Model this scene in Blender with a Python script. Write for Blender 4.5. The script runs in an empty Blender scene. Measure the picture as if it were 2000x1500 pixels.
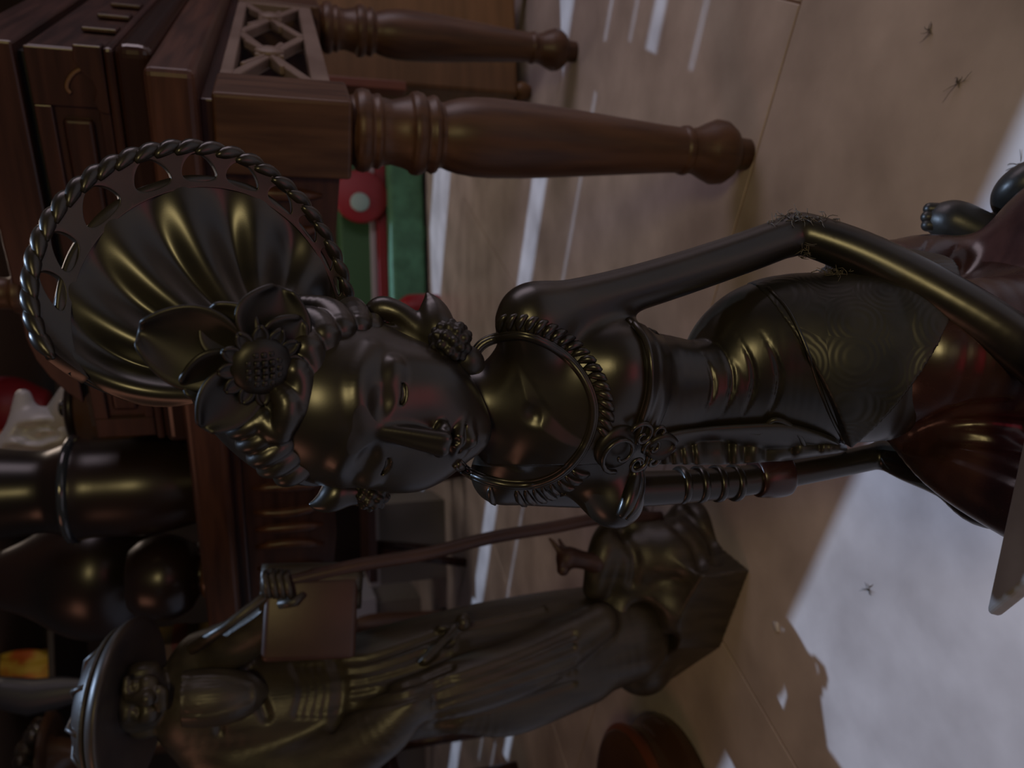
import bpy, bmesh, math, random
import numpy as np
import openvdb
from mathutils import Vector, Matrix
from mathutils.bvhtree import BVHTree
random.seed(7); rng = np.random.default_rng(7)
SC = bpy.context.scene; COL = SC.collection

# ---------------------------------------------------------------- camera (phone held sideways: the picture is turned a quarter)
FOC, CAMH = 1500.0, 0.80
_p, _r = math.radians(16.2), math.radians(1.77)
FW = np.array([0, math.cos(_p), -math.sin(_p)])
_rt = np.array([1.0, 0, 0]); _up = np.array([0, math.sin(_p), math.cos(_p)])
CX = -_up*math.cos(_r) - _rt*math.sin(_r)
CY = _rt*math.cos(_r) - _up*math.sin(_r)
CAM = np.array([0, 0, CAMH])
cd = bpy.data.cameras.new('camera'); cam = bpy.data.objects.new('camera', cd); COL.objects.link(cam)
cd.sensor_width = 36; cd.lens = FOC/2000*36; cd.clip_start = 0.02; cd.clip_end = 60
cam.matrix_world = Matrix(((CX[0], CY[0], -FW[0], 0), (CX[1], CY[1], -FW[1], 0), (CX[2], CY[2], -FW[2], CAMH), (0, 0, 0, 1)))
cd.dof.use_dof = True; cd.dof.focus_distance = 0.60; cd.dof.aperture_fstop = 6.5
SC.camera = cam

# ---------------------------------------------------------------- light, world, exposure
SC.view_settings.view_transform = 'Standard'; SC.view_settings.look = 'None'
SC.view_settings.gamma = 1.0; SC.view_settings.use_curve_mapping = False
SC.view_settings.exposure = -0.2
wd = bpy.data.worlds.new('world'); SC.world = wd; wd.use_nodes = True
wd.node_tree.nodes['Background'].inputs[0].default_value = (0.80, 0.86, 1.0, 1)
wd.node_tree.nodes['Background'].inputs[1].default_value = 0.022
AX = np.array([-0.8387, 0.5446, 0]); BX = np.array([0.5446, 0.8387, 0])   # directions of the tiles and of the big table
def lamp(name, kind, loc, aim, energy, color, **k):
    d = bpy.data.lights.new(name, kind); o = bpy.data.objects.new(name, d); COL.objects.link(o)
    o.location = loc; d.energy = energy; d.color = color
    o.rotation_euler = (Vector(aim)-Vector(loc)).to_track_quat('-Z', 'Y').to_euler()
    for a, b in k.items(): setattr(d, a, b)
    return o
_el = math.radians(70)
sd = -BX*math.cos(_el) + np.array([0, 0, -math.sin(_el)])
lamp('daylight', 'SUN', (1.5, 4, 5), np.array([1.5, 4, 5])+sd, 2.15, (0.52, 0.70, 1.0), angle=math.radians(0.6))
lamp('warm_tube_lamp', 'AREA', (0.30, -1.55, 1.65), (0.0, 0.6, 0.5), 14.0, (1.0, 0.78, 0.34), shape='RECTANGLE', size=0.50, size_y=0.30)
lamp('red_clothes_fill', 'AREA', (-0.12, -0.40, 0.22), (0.05, 0.5, 0.25), 0.5, (1.0, 0.02, 0.06), shape='RECTANGLE', size=0.5, size_y=0.3)  # added red light standing in for red clothes by the camera
lamp('right_doorway_light', 'AREA', (3.0, 0.9, 1.3), (0.6, 1.2, 0.3), 22.0, (1.0, 0.82, 0.92), shape='RECTANGLE', size=1.2, size_y=2.0)

lamp('left_orange_fill', 'AREA', (-2.2, 0.5, 2.3), (-0.6, 1.3, 0), 4.0, (1.0, 0.42, 0.26), shape='RECTANGLE', size=0.8, size_y=0.8)  # added orange fill that warms the shaded floor, no known source
lamp('far_floor_fill', 'AREA', (1.2, 4.0, 2.55), (0.9, 3.4, 0), 15.0, (1.0, 0.80, 0.66), shape='RECTANGLE', size=1.6, size_y=0.8)  # added fill that brightens the floor beyond the table

# ---------------------------------------------------------------- helpers
def ray(x, y): return ((x-1000)*CX - (y-750)*CY + FOC*FW)/FOC
def aty(x, y, Y):
    d = ray(x, y); return CAM + d*(Y/d[1])
def atz(x, y, z=0.0):
    d = ray(x, y); return CAM + d*((z-CAMH)/d[2])
P = aty
def px(Y, x=1300): return Y/ray(x, 750)[1]/FOC            # metres per pixel at that distance

def tag(o, label=None, cat=None, group=None, kind=None):
    if label: o['label'] = label
    if cat: o['category'] = cat
    if group: o['group'] = group
    if kind: o['kind'] = kind
    return o
def empty(name, loc=(0, 0, 0), **k):
    o = bpy.data.objects.new(name, None); COL.objects.link(o); o.location = loc; o.empty_display_size = 0.05
    return tag(o, **k)
def link(name, me, mat, parent=None, smooth=True, **k):
    o = bpy.data.objects.new(name, me); COL.objects.link(o)
    if mat and not me.materials: me.materials.append(mat)
    if parent:
        o.parent = parent
        if parent.type == 'EMPTY': o.matrix_parent_inverse = Matrix.Translation(-parent.location)
    if smooth and len(me.polygons): me.polygons.foreach_set('use_smooth', [True]*len(me.polygons))
    return tag(o, **k)
def mesh_of(name, verts, faces):
    me = bpy.data.meshes.new(name); me.from_pydata([tuple(map(float, v)) for v in verts], [], faces); me.validate(); me.update(); return me
def mod(o, kind, **k):
    m = o.modifiers.new(kind.lower(), kind)
    for a, b in k.items(): setattr(m, a, b)
    return m
def fix_normals(me):
    bm = bmesh.new(); bm.from_mesh(me); bmesh.ops.recalc_face_normals(bm, faces=bm.faces); bm.to_mesh(me); bm.free()

def box_me(name, c, u, v, w, bevel=0.0, seg=2):
    """box with centre c and half-axis vectors u, v, w"""
    c, u, v, w = map(np.asarray, (c, u, v, w)); vs = []
    for i in (-1, 1):
        for j in (-1, 1):
            for k in (-1, 1): vs.append(c+i*u+j*v+k*w)
    fs = [(0, 1, 3, 2), (4, 6, 7, 5), (0, 4, 5, 1), (2, 3, 7, 6), (0, 2, 6, 4), (1, 5, 7, 3)]
    me = mesh_of(name, vs, fs); fix_normals(me)
    if bevel:
        bm = bmesh.new(); bm.from_mesh(me)
        bmesh.ops.bevel(bm, geom=list(bm.edges), offset=bevel, segments=seg, profile=0.5, affect='EDGES'); bm.to_mesh(me); bm.free()
    return me
def join_me(name, mes):
    bm = bmesh.new()
    for m in mes: bm.from_mesh(m)
    me = bpy.data.meshes.new(name); bm.to_mesh(me); bm.free()
    for m in mes: bpy.data.meshes.remove(m)
    return me
def lathe_me(name, base, axis, prof, n=32, caps=True):
    """profile = [(distance along axis, radius)]"""
    base = np.asarray(base, float); a = np.asarray(axis, float); a = a/np.linalg.norm(a)
    t = np.array([1., 0, 0]) if abs(a[0]) < .8 else np.array([0, 1., 0])
    e1 = np.cross(a, t); e1 /= np.linalg.norm(e1); e2 = np.cross(a, e1)
    vs, fs = [], []
    for s, r in prof:
        for i in range(n):
            th = 2*math.pi*i/n; vs.append(base+a*s+r*(math.cos(th)*e1+math.sin(th)*e2))
    for k in range(len(prof)-1):
        for i in range(n):
            j = (i+1) % n; fs.append((k*n+i, k*n+j, (k+1)*n+j, (k+1)*n+i))
    if caps: fs.append(tuple(range(n-1, -1, -1))); fs.append(tuple((len(prof)-1)*n+i for i in range(n)))
    me = mesh_of(name, vs, fs); fix_normals(me); return me
def smooth_prof(prof, n=6):
    """Catmull-Rom resampling of a profile"""
    p = np.array(prof, float); p = np.vstack([2*p[0]-p[1], p, 2*p[-1]-p[-2]]); out = []
    for i in range(1, len(p)-2):
        for k in range(n):
            t = k/n; a, b, c, d = p[i-1], p[i], p[i+1], p[i+2]
            out.append(.5*((2*b)+(c-a)*t+(2*a-5*b+4*c-d)*t*t+(3*b-a-3*c+d)*t**3))
    out.append(p[-2]); return out
def crom(pts, n=8): return np.array(smooth_prof([tuple(q) for q in pts], n))
def tube_me(name, pts, rad, n=10, flat=1.0, twist=0.0, updir=None):
    pts = np.array(pts, float); m = len(pts); rad = np.broadcast_to(np.asarray(rad, float), (m,))
    tg = np.gradient(pts, axis=0); tg /= np.linalg.norm(tg, axis=1)[:, None]+1e-12
    u = np.array(updir if updir is not None else (0, 0, 1.)); vs, fs = [], []
    for i in range(m):
        e1 = u-tg[i]*(u@tg[i])
        if np.linalg.norm(e1) < 1e-5: e1 = np.array([1., .3, 0])-tg[i]*tg[i][0]
        e1 /= np.linalg.norm(e1); e2 = np.cross(tg[i], e1)
        if updir is None: u = e1
        for k in range(n):
            th = 2*math.pi*k/n; c, s = math.cos(th), math.sin(th)*flat; ph = twist*i
            x, y = c*math.cos(ph)-s*math.sin(ph), c*math.sin(ph)+s*math.cos(ph)
            vs.append(pts[i]+rad[i]*(x*e1+y*e2))
    for i in range(m-1):
        for k in range(n):
            j = (k+1) % n; fs.append((i*n+k, i*n+j, (i+1)*n+j, (i+1)*n+k))
    fs.append(tuple(range(n-1, -1, -1))); fs.append(tuple((m-1)*n+k for k in range(n)))
    me = mesh_of(name, vs, fs); fix_normals(me); return me

class Sculpt:
    """signed distance grid on which forms are blended, then skinned as one closed mesh"""
    def __init__(s, lo, hi, h):
        s.lo = np.array(lo, float); s.h = h
        s.n = np.ceil((np.array(hi)-s.lo)/h).astype(int)+1
        s.F = np.full(s.n, 1.0, np.float32)
        s.ax = [(s.lo[i]+h*np.arange(s.n[i])).astype(np.float32) for i in range(3)]
    def reg(s, lo, hi):
        a = np.clip(np.floor((np.array(lo)-s.lo)/s.h).astype(int), 0, s.n); b = np.clip(np.ceil((np.array(hi)-s.lo)/s.h).astype(int)+1, 0, s.n)
        sl = tuple(slice(a[i], b[i]) for i in range(3))
        return sl, np.meshgrid(*[s.ax[i][sl[i]] for i in range(3)], indexing='ij', sparse=True)
    def put(s, sl, d, k, sub=False):
        a = s.F[sl]
        if sub: a, d = -a, d
        if k > 0:
            h = np.maximum(k-np.abs(a-d), 0)/k; r = np.minimum(a, d)-h*h*k*.25
        else: r = np.minimum(a, d)
        s.F[sl] = -r if sub else r
    def ell(s, c, r, R=None, k=0.01, sub=False):
        c = np.asarray(c, float); r = np.asarray(r, float)*np.ones(3); m = r.max()+k+.004
        sl, (X, Y, Z) = s.reg(c-m, c+m); X, Y, Z = X-c[0], Y-c[1], Z-c[2]
        if R is not None:
            R = np.asarray(R); X, Y, Z = (R[0, i]*X+R[1, i]*Y+R[2, i]*Z for i in range(3))
        k0 = np.sqrt((X/r[0])**2+(Y/r[1])**2+(Z/r[2])**2)+1e-9; k1 = np.sqrt((X/r[0]**2)**2+(Y/r[1]**2)**2+(Z/r[2]**2)**2)+1e-9
        s.put(sl, k0*(k0-1)/k1, k, sub)
    def cap(s, a, b, ra, rb, k=0.01, sub=False, fdir=None, ff=1.0):
        a = np.asarray(a, float); b = np.asarray(b, float); m = max(ra, rb)+k+.004
        sl, (X, Y, Z) = s.reg(np.minimum(a, b)-m, np.maximum(a, b)+m)
        X, Y, Z = X-a[0], Y-a[1], Z-a[2]; ab = b-a
        t = np.clip((X*ab[0]+Y*ab[1]+Z*ab[2])/(ab@ab+1e-12), 0, 1)
        X, Y, Z = X-t*ab[0], Y-t*ab[1], Z-t*ab[2]
        if fdir is not None:
            q = (X*fdir[0]+Y*fdir[1]+Z*fdir[2])*(1/ff-1); X, Y, Z = X+q*fdir[0], Y+q*fdir[1], Z+q*fdir[2]
        s.put(sl, np.sqrt(X*X+Y*Y+Z*Z)-(ra+(rb-ra)*t), k, sub)
    def chain(s, pts, k=0.01, sub=False, sm=6, fdir=None, ff=1.0):
        """limb: a smooth curve through (point, radius) pairs, blended in as one form"""
        q = np.array([list(p)+[r] for p, r in pts], float)
        if len(q) > 2 and sm > 1: q = np.array(smooth_prof([tuple(v) for v in q], sm))
        m = q[:, 3].max()+k+.004
        sl, (X, Y, Z) = s.reg(q[:, :3].min(0)-m, q[:, :3].max(0)+m); best = None
        for a, b in zip(q[:-1], q[1:]):
            ab = b[:3]-a[:3]; x, y, z = X-a[0], Y-a[1], Z-a[2]
            t = np.clip((x*ab[0]+y*ab[1]+z*ab[2])/(ab@ab+1e-12), 0, 1)
            x, y, z = x-t*ab[0], y-t*ab[1], z-t*ab[2]
            if fdir is not None:
                w = (x*fdir[0]+y*fdir[1]+z*fdir[2])*(1/ff-1); x, y, z = x+w*fdir[0], y+w*fdir[1], z+w*fdir[2]
            d = np.sqrt(x*x+y*y+z*z)-(a[3]+(b[3]-a[3])*t)
            best = d if best is None else np.minimum(best, d)
        s.put(sl, best.astype(np.float32), k, sub)
    def box(s, c, half, R=None, rnd=0.004, k=0.004, sub=False):
        c = np.asarray(c, float); half = np.asarray(half, float); m = np.linalg.norm(half)+k+.004
        sl, (X, Y, Z) = s.reg(c-m, c+m); X, Y, Z = X-c[0], Y-c[1], Z-c[2]
        if R is not None: X, Y, Z = (R[0][i]*X+R[1][i]*Y+R[2][i]*Z for i in range(3))
        q = [np.abs(v)-(hh-rnd) for v, hh in zip((X, Y, Z), half)]
        d = np.sqrt(sum(np.maximum(v, 0)**2 for v in q))+np.minimum(np.maximum(np.maximum(q[0], q[1]), q[2]), 0)-rnd
        s.put(sl, d, k, sub)
    def grid(s): return np.meshgrid(*s.ax, indexing='ij', sparse=True)
    def mesh(s, name, F=None, post=None):
        F = s.F if F is None else F
        g = openvdb.FloatGrid(1.0); g.copyFromArray(np.ascontiguousarray(F, np.float32))
        pts, quads = g.convertToQuads(0.0)
        pts = pts.astype(np.float64)*s.h+s.lo
        if post is not None: pts = post(pts)
        quads = quads[:, ::-1]
        me = bpy.data.meshes.new(name); nv, nq = len(pts), len(quads)
        me.vertices.add(nv); me.vertices.foreach_set('co', pts.astype(np.float32).ravel())
        me.loops.add(nq*4); me.loops.foreach_set('vertex_index', quads.astype(np.int32).ravel())
        me.polygons.add(nq); me.polygons.foreach_set('loop_start', np.arange(0, nq*4, 4, dtype=np.int32))
        me.update(calc_edges=True); me.validate()
        # outward orientation
        v0 = np.array([q for q in pts[quads[:, 0]]]); v1 = pts[quads[:, 1]]; v2 = pts[quads[:, 2]]
        if (np.einsum('ij,ij->i', v0-pts.mean(0), np.cross(v1-v0, v2-v0))).sum() < 0: me.flip_normals()
        return me
def bvh_of(*mes):
    vs, fs = [], []
    for me in mes:
        o = len(vs); n = len(me.vertices); c = np.empty(n*3, np.float32); me.vertices.foreach_get('co', c)
        vs += [Vector(q) for q in c.reshape(-1, 3).tolist()]
        fs += [tuple(i+o for i in p.vertices) for p in me.polygons]
    return BVHTree.FromPolygons(vs, fs)
def hit(bvh, x, y):
    d = Vector(ray(x, y)).normalized(); r = bvh.ray_cast(Vector(CAM), d)
    return (np.array(r[0]), np.array(r[1])) if r[0] is not None else (None, None)

# ---------------------------------------------------------------- materials
def mat(name, col, rough=0.5, spec=0.5, col2=None, scale=8.0, stretch=(1, 1, 1), bump=0.0, bscale=None, bdist=0.002, metal=0.0, coat=0.0, detail=5, rvar=0.0, contrast=(0.35, 0.65), emit=None, coords='Object'):
    m = bpy.data.materials.new(name); m.use_nodes = True; nt = m.node_tree; N = nt.nodes; L = nt.links; b = N['Principled BSDF']
    b.inputs['Roughness'].default_value = rough; b.inputs['Specular IOR Level'].default_value = spec; b.inputs['Metallic'].default_value = metal
    b.inputs['Coat Weight'].default_value = coat; b.inputs['Coat Roughness'].default_value = 0.15
    b.inputs['Base Color'].default_value = (*col, 1)
    if col2 or bump or rvar:
        tc = N.new('ShaderNodeTexCoord'); mp = N.new('ShaderNodeMapping'); mp.inputs['Scale'].default_value = stretch; L.new(tc.outputs[coords], mp.inputs[0])
        nz = N.new('ShaderNodeTexNoise'); nz.inputs['Scale'].default_value = scale; nz.inputs['Detail'].default_value = detail; L.new(mp.outputs[0], nz.inputs['Vector'])
        if col2:
            rp = N.new('ShaderNodeValToRGB'); rp.color_ramp.elements[0].color = (*col, 1); rp.color_ramp.elements[1].color = (*col2, 1)
            rp.color_ramp.elements[0].position, rp.color_ramp.elements[1].position = contrast
            L.new(nz.outputs[0], rp.inputs[0]); L.new(rp.outputs[0], b.inputs['Base Color'])
        if rvar:
            mr = N.new('ShaderNodeMapRange'); mr.inputs[3].default_value = rough-rvar; mr.inputs[4].default_value = rough+rvar; L.new(nz.outputs[0], mr.inputs[0]); L.new(mr.outputs[0], b.inputs['Roughness'])
        if bump:
            nb = nz
            if bscale: nb = N.new('ShaderNodeTexNoise'); nb.inputs['Scale'].default_value = bscale; nb.inputs['Detail'].default_value = 4; L.new(mp.outputs[0], nb.inputs['Vector'])
            bp = N.new('ShaderNodeBump'); bp.inputs['Strength'].default_value = bump; bp.inputs['Distance'].default_value = bdist; L.new(nb.outputs[0], bp.inputs['Height']); L.new(bp.outputs[0], b.inputs['Normal'])
    if emit: b.inputs['Emission Color'].default_value = (*emit[0], 1); b.inputs['Emission Strength'].default_value = emit[1]
    return m
def wave_mat(name, base):
    """dark wood with fine engraved concentric wave lines"""
    m = base.copy(); m.name = name; nt = m.node_tree; N = nt.nodes; L = nt.links; b = N['Principled BSDF']
    tc = N.new('ShaderNodeTexCoord'); vo = N.new('ShaderNodeTexVoronoi'); vo.inputs['Scale'].default_value = 26
    L.new(tc.outputs['Object'], vo.inputs['Vector'])
    mt = N.new('ShaderNodeMath'); mt.operation = 'MULTIPLY'; mt.inputs[1].default_value = 60; L.new(vo.outputs['Distance'], mt.inputs[0])
    sn = N.new('ShaderNodeMath'); sn.operation = 'SINE'; L.new(mt.outputs[0], sn.inputs[0])
    bp = N.new('ShaderNodeBump'); bp.inputs['Strength'].default_value = 0.14; bp.inputs['Distance'].default_value = 0.0006; L.new(sn.outputs[0], bp.inputs['Height']); L.new(bp.outputs[0], b.inputs['Normal'])
    return m
EBONY = mat('ebony', (0.010, 0.0085, 0.007), 0.31, 0.6, col2=(0.020, 0.016, 0.011), scale=6, stretch=(6, 6, 1), bump=0.05, bscale=420, bdist=0.0004, rvar=0.05)
EBONY_DULL = mat('dusty_ebony', (0.014, 0.013, 0.012), 0.40, 0.45, col2=(0.030, 0.027, 0.024), scale=22, bump=0.08, bscale=400, bdist=0.0005, rvar=0.06)
EBONY_CARVED = mat('carved_ebony', (0.008, 0.007, 0.006), 0.42, 0.4, col2=(0.018, 0.015, 0.012), scale=40)
EBONY_WAVE = wave_mat('engraved_ebony', EBONY_DULL)
RED_WOOD = mat('red_brown_wood', (0.028, 0.011, 0.009), 0.36, 0.5, col2=(0.058, 0.022, 0.016), scale=5, stretch=(1, 1, 12), bump=0.04, bscale=60, rvar=0.05)
EBONY_RED_REFLECT = mat('ebony_red_reflect', (0.022, 0.009, 0.008), 0.27, 0.55, col2=(0.042, 0.016, 0.013), scale=6, stretch=(6, 6, 1), rvar=0.05)  # red reflection on the skirt is put into this base colour
TABLE_WOOD = mat('table_wood', (0.046, 0.017, 0.010), 0.40, 0.5, col2=(0.090, 0.034, 0.019), scale=4, stretch=(1.5, 1.5, 14), bump=0.05, bscale=50, bdist=0.001, rvar=0.05)
LEG_WOOD = mat('turned_leg_wood', (0.055, 0.025, 0.014), 0.42, 0.45, col2=(0.100, 0.048, 0.025), scale=5, stretch=(10, 10, 1.2), bump=0.05, bscale=40, bdist=0.001, rvar=0.06)
# ================================================================ the carved woman
def eul(yaw, pitch, roll):
    cz, sz, cx, sx, cy, sy = math.cos(yaw), math.sin(yaw), math.cos(pitch), math.sin(pitch), math.cos(roll), math.sin(roll)
    return np.array([[cz, -sz, 0], [sz, cz, 0], [0, 0, 1]])@np.array([[1, 0, 0], [0, cx, -sx], [0, sx, cx]])@np.array([[cy, 0, sy], [0, 1, 0], [-sy, 0, cy]])
HR = eul(math.radians(-18), math.radians(9), math.radians(12.5)); HT = np.array([-0.0125, 0.55, 0.7418]); HS = 0.875
def hw(p): return (np.asarray(p)*HS)@HR.T+HT
def hc(p): return ((np.asarray(p)-HT)@HR)/HS
statue = empty('carved_woman_statue', (0.05, 0.50, 0), label='tall glossy ebony carving of a kneeling woman with a pierced fan headdress', cat='statue')

# head, in its own upright frame (x to her left, -y forward)
H = Sculpt((-.085, -.105, -.11), (.085, .105, .125), 0.0011)
H.ell((0, .014, .038), (.066, .076, .070), k=0)
H.ell((0, -.006, .000), (.060, .054, .078), k=.03)
H.ell((0, -.028, -.056), (.030, .028, .026), k=.035)
H.ell((0, -.040, -.072), (.012, .014, .011), k=.016)
for s in (-1, 1):
    H.ell((s*.030, -.030, -.026), (.026, .024, .030), k=.024)
    H.chain([((s*.004, -.0600, .026), .0045), ((s*.016, -.0600, .0325), .0048), ((s*.034, -.0530, .0350), .0045), ((s*.052, -.034, .024), .003)], k=.010)
    H.ell((s*.031, -.0790, .0165), (.0265, .0215, .0145), k=.003, sub=True)
    H.ell((s*.030, -.0440, .0085), (.0225, .0142, .0140), k=.004)
    H.chain([((s*.0110, -.0545, .0070), .0012), ((s*.020, -.0590, .0025), .0017), ((s*.031, -.0585, .0010), .0017), ((s*.049, -.0440, .0085), .0010)], k=.0012, sub=True)
    H.ell((s*.0088, -.0675, -.0335), (.0055, .0080, .0050), k=.004)
    H.cap((s*.0012, -.0600, .028), (s*.0052, -.0790, -.0320), .0026, .0036, k=.003)
H.cap((0, -.0555, .022), (0, -.0735, -.030), .0050, .0078, k=.007)
for s in (-1, 1):
    H.ell((s*.0060, -.0735, -.0385), (.0032, .0050, .0026), k=.002, sub=True)
    H.cap((s*.0165, -.0550, -.0525), (s*.003, -.0645, -.0485), .0028, .0048, k=.004)
    H.cap((s*.0130, -.0550, -.0575), (0, -.0620, -.0595), .0034, .0056, k=.004)
    H.cap((s*.0200, -.0530, -.0530), (0, -.0700, -.0535), .0010, .0012, k=.0012, sub=True)
H.cap((0, -.067, -.040), (0, -.069, -.046), .0016, .0020, k=.003, sub=True)
head_me = H.mesh('head', post=hw)

# hair: a swept shell with carved strands, cut back from the face
HH = Sculpt((-.105, -.09, -.085), (.105, .125, .15), 0.0012)
HH.ell((0, .020, .046), (.074, .084, .078), k=0)
HH.ell((.004, .050, .085), (.052, .052, .055), k=.03)
X, Y, Z = HH.grid(); q = Y+.46*Z-.33*np.abs(X)+.021
HH.F = np.maximum(HH.F, (-q).astype(np.float32)*.8)
HH.F = np.maximum(HH.F, (-(Z+.030)).astype(np.float32))
hb = bvh_of(HH.mesh('tmp', post=hw))
def lock(pts, r0, r1, sink=.3, k=.0015, S=HH, b=None):
    out = []; pp = crom([(*p, 0) for p in pts], 5)[:, :2]; n = len(pp)
    for i, (x, y) in enumerate(pp):
        p, nn = hit(b or hb, x, y)
        if p is None: continue
        t = i/(n-1); r = (r0+(r1-r0)*t)*(.35+.65*math.sin(math.pi*min(.93, .12+.8*t)))
        out.append((hc(p-nn*r*sink), r/HS))
    if len(out) > 1: S.chain(out, k=k, sm=1)
for pts, r0, r1 in (
        ([(540, 640), (585, 655), (612, 700), (612, 760), (590, 800)], .013, .008),
        ([(560, 615), (615, 625), (640, 665), (634, 705)], .012, .010),
        ([(585, 590), (645, 605), (672, 645), (664, 695)], .012, .010),
        ([(610, 575), (675, 590), (703, 625), (695, 680)], .012, .010),
        ([(640, 570), (705, 585), (730, 620), (722, 665)], .011, .009),
        ([(565, 700), (590, 740), (585, 790), (560, 830)], .011, .009),
        ([(540, 760), (560, 790), (552, 830), (535, 855)], .010, .008),
        ([(500, 800), (530, 840), (560, 850)], .009, .009)):
    lock(pts, r0, r1)
for (x, y, Yw, r, a) in ((500, 812, .508, .019, .5), (518, 840, .510, .0185, .5), (537, 868, .512, .0180, .45), (552, 892, .516, .0165, .4), (575, 915, .522, .0135, .3)):   # rolled coils over the right brow
    HH.ell(hc(P(x, y, Yw)), (r*1.12/HS, r*.9/HS, .0098/HS), R=eul(.2, .2, .85), k=.002)
hair_me = HH.mesh('hair', post=hw)

# torso and arms, one surface
NF = np.array([-.40, -.917, 0]); LV = np.array([.917, -.40, 0]); RT = np.column_stack([LV, -NF, (0, 0, 1)])
B = Sculpt((-.16, .34, .12), (.22, .72, .74), 0.0016)
B.chain([(P(860, 775, .570), .026), (P(960, 800, .565), .0265), (P(1010, 803, .563), .028), (P(1060, 806, .562), .033)], k=0)
B.cap(P(1048, 640, .530), P(985, 915, .600), .024, .024, k=.03)
B.ell(P(1120, 785, .570), (.072, .048, .060), R=RT, k=.03)
B.chain([(P(1140, 790, .568), .064), (P(1260, 775, .568), .053), (P(1350, 765, .565), .0435), (P(1440, 748, .562), .050), (P(1500, 712, .567), .073), (P(1600, 708, .553), .072), (P(1720, 690, .538), .078)], k=.02, fdir=NF, ff=.80)
B.ell(P(1205, 722, .532), (.036, .034, .033), R=RT, k=.022)
B.ell(P(1185, 945, .575), (.027, .032, .027), R=RT, k=.022)
B.ell(P(1205, 990, .560), (.014, .014, .016), k=.020)
B.cap(P(1062, 790, .533), P(1028, 700, .532), .006, .004, k=.012); B.cap(P(1060, 825, .536), P(1015, 900, .556), .006, .004, k=.012)
B.ell(P(1046, 812, .520), .006, k=.008, sub=True)
# her left arm (right side of the figure as seen)
B.chain([(P(1022, 625, .530), .019), (P(1040, 606, .528), .0200), (P(1120, 594, .531), .0185), (P(1250, 560, .537), .0175), (P(1400, 512, .540), .0168), (P(1545, 460, .540), .0165)], k=.014)
B.chain([(P(1545, 460, .540), .0165), (P(1575, 458, .535), .0170), (P(1700, 505, .510), .0185), (P(1880, 602, .470), .0195), (P(2010, 690, .435), .0185), (P(2090, 780, .400), .0150)], k=.004)
# her right arm, behind the breast
B.chain([(P(970, 930, .604), .018), (P(1000, 940, .610), .019), (P(1200, 955, .625), .0165), (P(1420, 943, .625), .0145), (P(1600, 914, .620), .0125), (P(1725, 888, .612), .0125)], k=.014)
B.chain([(P(1725, 888, .612), .0135), (P(1775, 905, .585), .0170), (P(1850, 942, .540), .0150), (P(1920, 985, .505), .0185), (P(2010, 1005, .470), .014)], k=.004)
bv = bvh_of(B.mesh('tmp'))
def on(x, y, off=0.0, b=None):
    p, n = hit(b or bv, x, y)
    if p is None: return None, None
    return p+n*off, n
for xx, y0, y1, bow in ((1372, 690, 815, 22), (1402, 668, 822, 30), (1440, 655, 828, 34), (1487, 648, 832, 36)):   # carved belly folds
    line = []
    for t in np.linspace(0, 1, 14):
        p, n = on(xx+bow*math.sin(math.pi*t), y0+(y1-y0)*t)
        if p is not None: line.append((p+n*.0006, .0022*math.sin(math.pi*min(max(t, .06), .94))+.0003))
    B.chain(line, k=.0012, sub=True, sm=1)
body_me = B.mesh('body'); bv = bvh_of(body_me)
bm_ = bmesh.new(); bm_.from_mesh(body_me); bm_.from_mesh(head_me); bm_.to_mesh(body_me); bm_.free()
body = link('body', body_me, EBONY, statue)
hair = link('hair', hair_me, EBONY, statue, label='swept back hair carved in ridged waves')
allbv = bvh_of(body_me, hair_me)

def plane3(a, b, c):
    n = np.cross(b-a, c-a); n /= np.linalg.norm(n)
    return (n, float(n@a)) if n[2] > 0 else (-n, float(-n@a))
X, Y, Z = B.grid()
def above(pl): return (X*pl[0][0]+Y*pl[0][1]+Z*pl[0][2]-pl[1]).astype(np.float32)
# skirt, from the hips to the base, and the patterned hip cloth over it
S = Sculpt((-.20, .30, .04), (.26, .76, .42), 0.0020)
S.ell(P(1760, 690, .565), (.066, .052, .050), R=RT, k=0)
S.chain([(P(1700, 700, .562), .058), (P(1820, 690, .565), .058), (P(1960, 680, .55), .070)], k=.02)
S.chain([(P(1740, 560, .60), .044), (P(1850, 548, .60), .042), (P(2080, 650, .55), .045)], k=.012)
S.chain([((.014, .514, .290), .060), ((.004, .490, .21), .074), ((-.004, .465, .11), .090)], k=.02)
S.chain([(P(1770, 815, .545), .024), (P(1870, 890, .50), .034), (P(1990, 960, .46), .036), (P(2120, 1010, .42), .04)], k=.02)
S.ell((.04, .50, .13), (.14, .12, .07), k=.03)
sb = bvh_of(S.mesh('tmp'))
for pts, r in (([(1760, 868), (1830, 880), (1910, 905), (2000, 940)], .003), ([(1770, 862), (1850, 858), (1930, 866), (2000, 880)], .004),
               ([(1780, 850), (1860, 830), (1940, 826), (2000, 830)], .004), ([(1800, 838), (1880, 800), (1960, 790)], .003)):
    ln = []
    for x, y in crom([(*p, 0) for p in pts], 6)[:, :2]:
        p, n = hit(sb, x, y)
        if p is not None: ln.append((p+n*.001, r))
    if len(ln) > 1: S.chain(ln, k=.006, sub=True, sm=1)
for (xa, ya), (xb, yb) in (((1790, 520), (1815, 470)), ((1830, 535), (1870, 480))):
    ln = [hit(sb, xa+(xb-xa)*t, ya+(yb-ya)*t)[0] for t in np.linspace(0, 1, 8)]
    if all(q is not None for q in ln): S.chain([(q, .0013) for q in ln], k=.002, sub=True, sm=1)
skirt = link('skirt', S.mesh('skirt'), EBONY_RED_REFLECT, statue, label='smooth wrapped skirt with fan folds, red reflection in its colour')
hip_pl = None
def bodypt(x, y, Y0):
    p, n = on(x, y)
    return p if p is not None else P(x, y, Y0)
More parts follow.
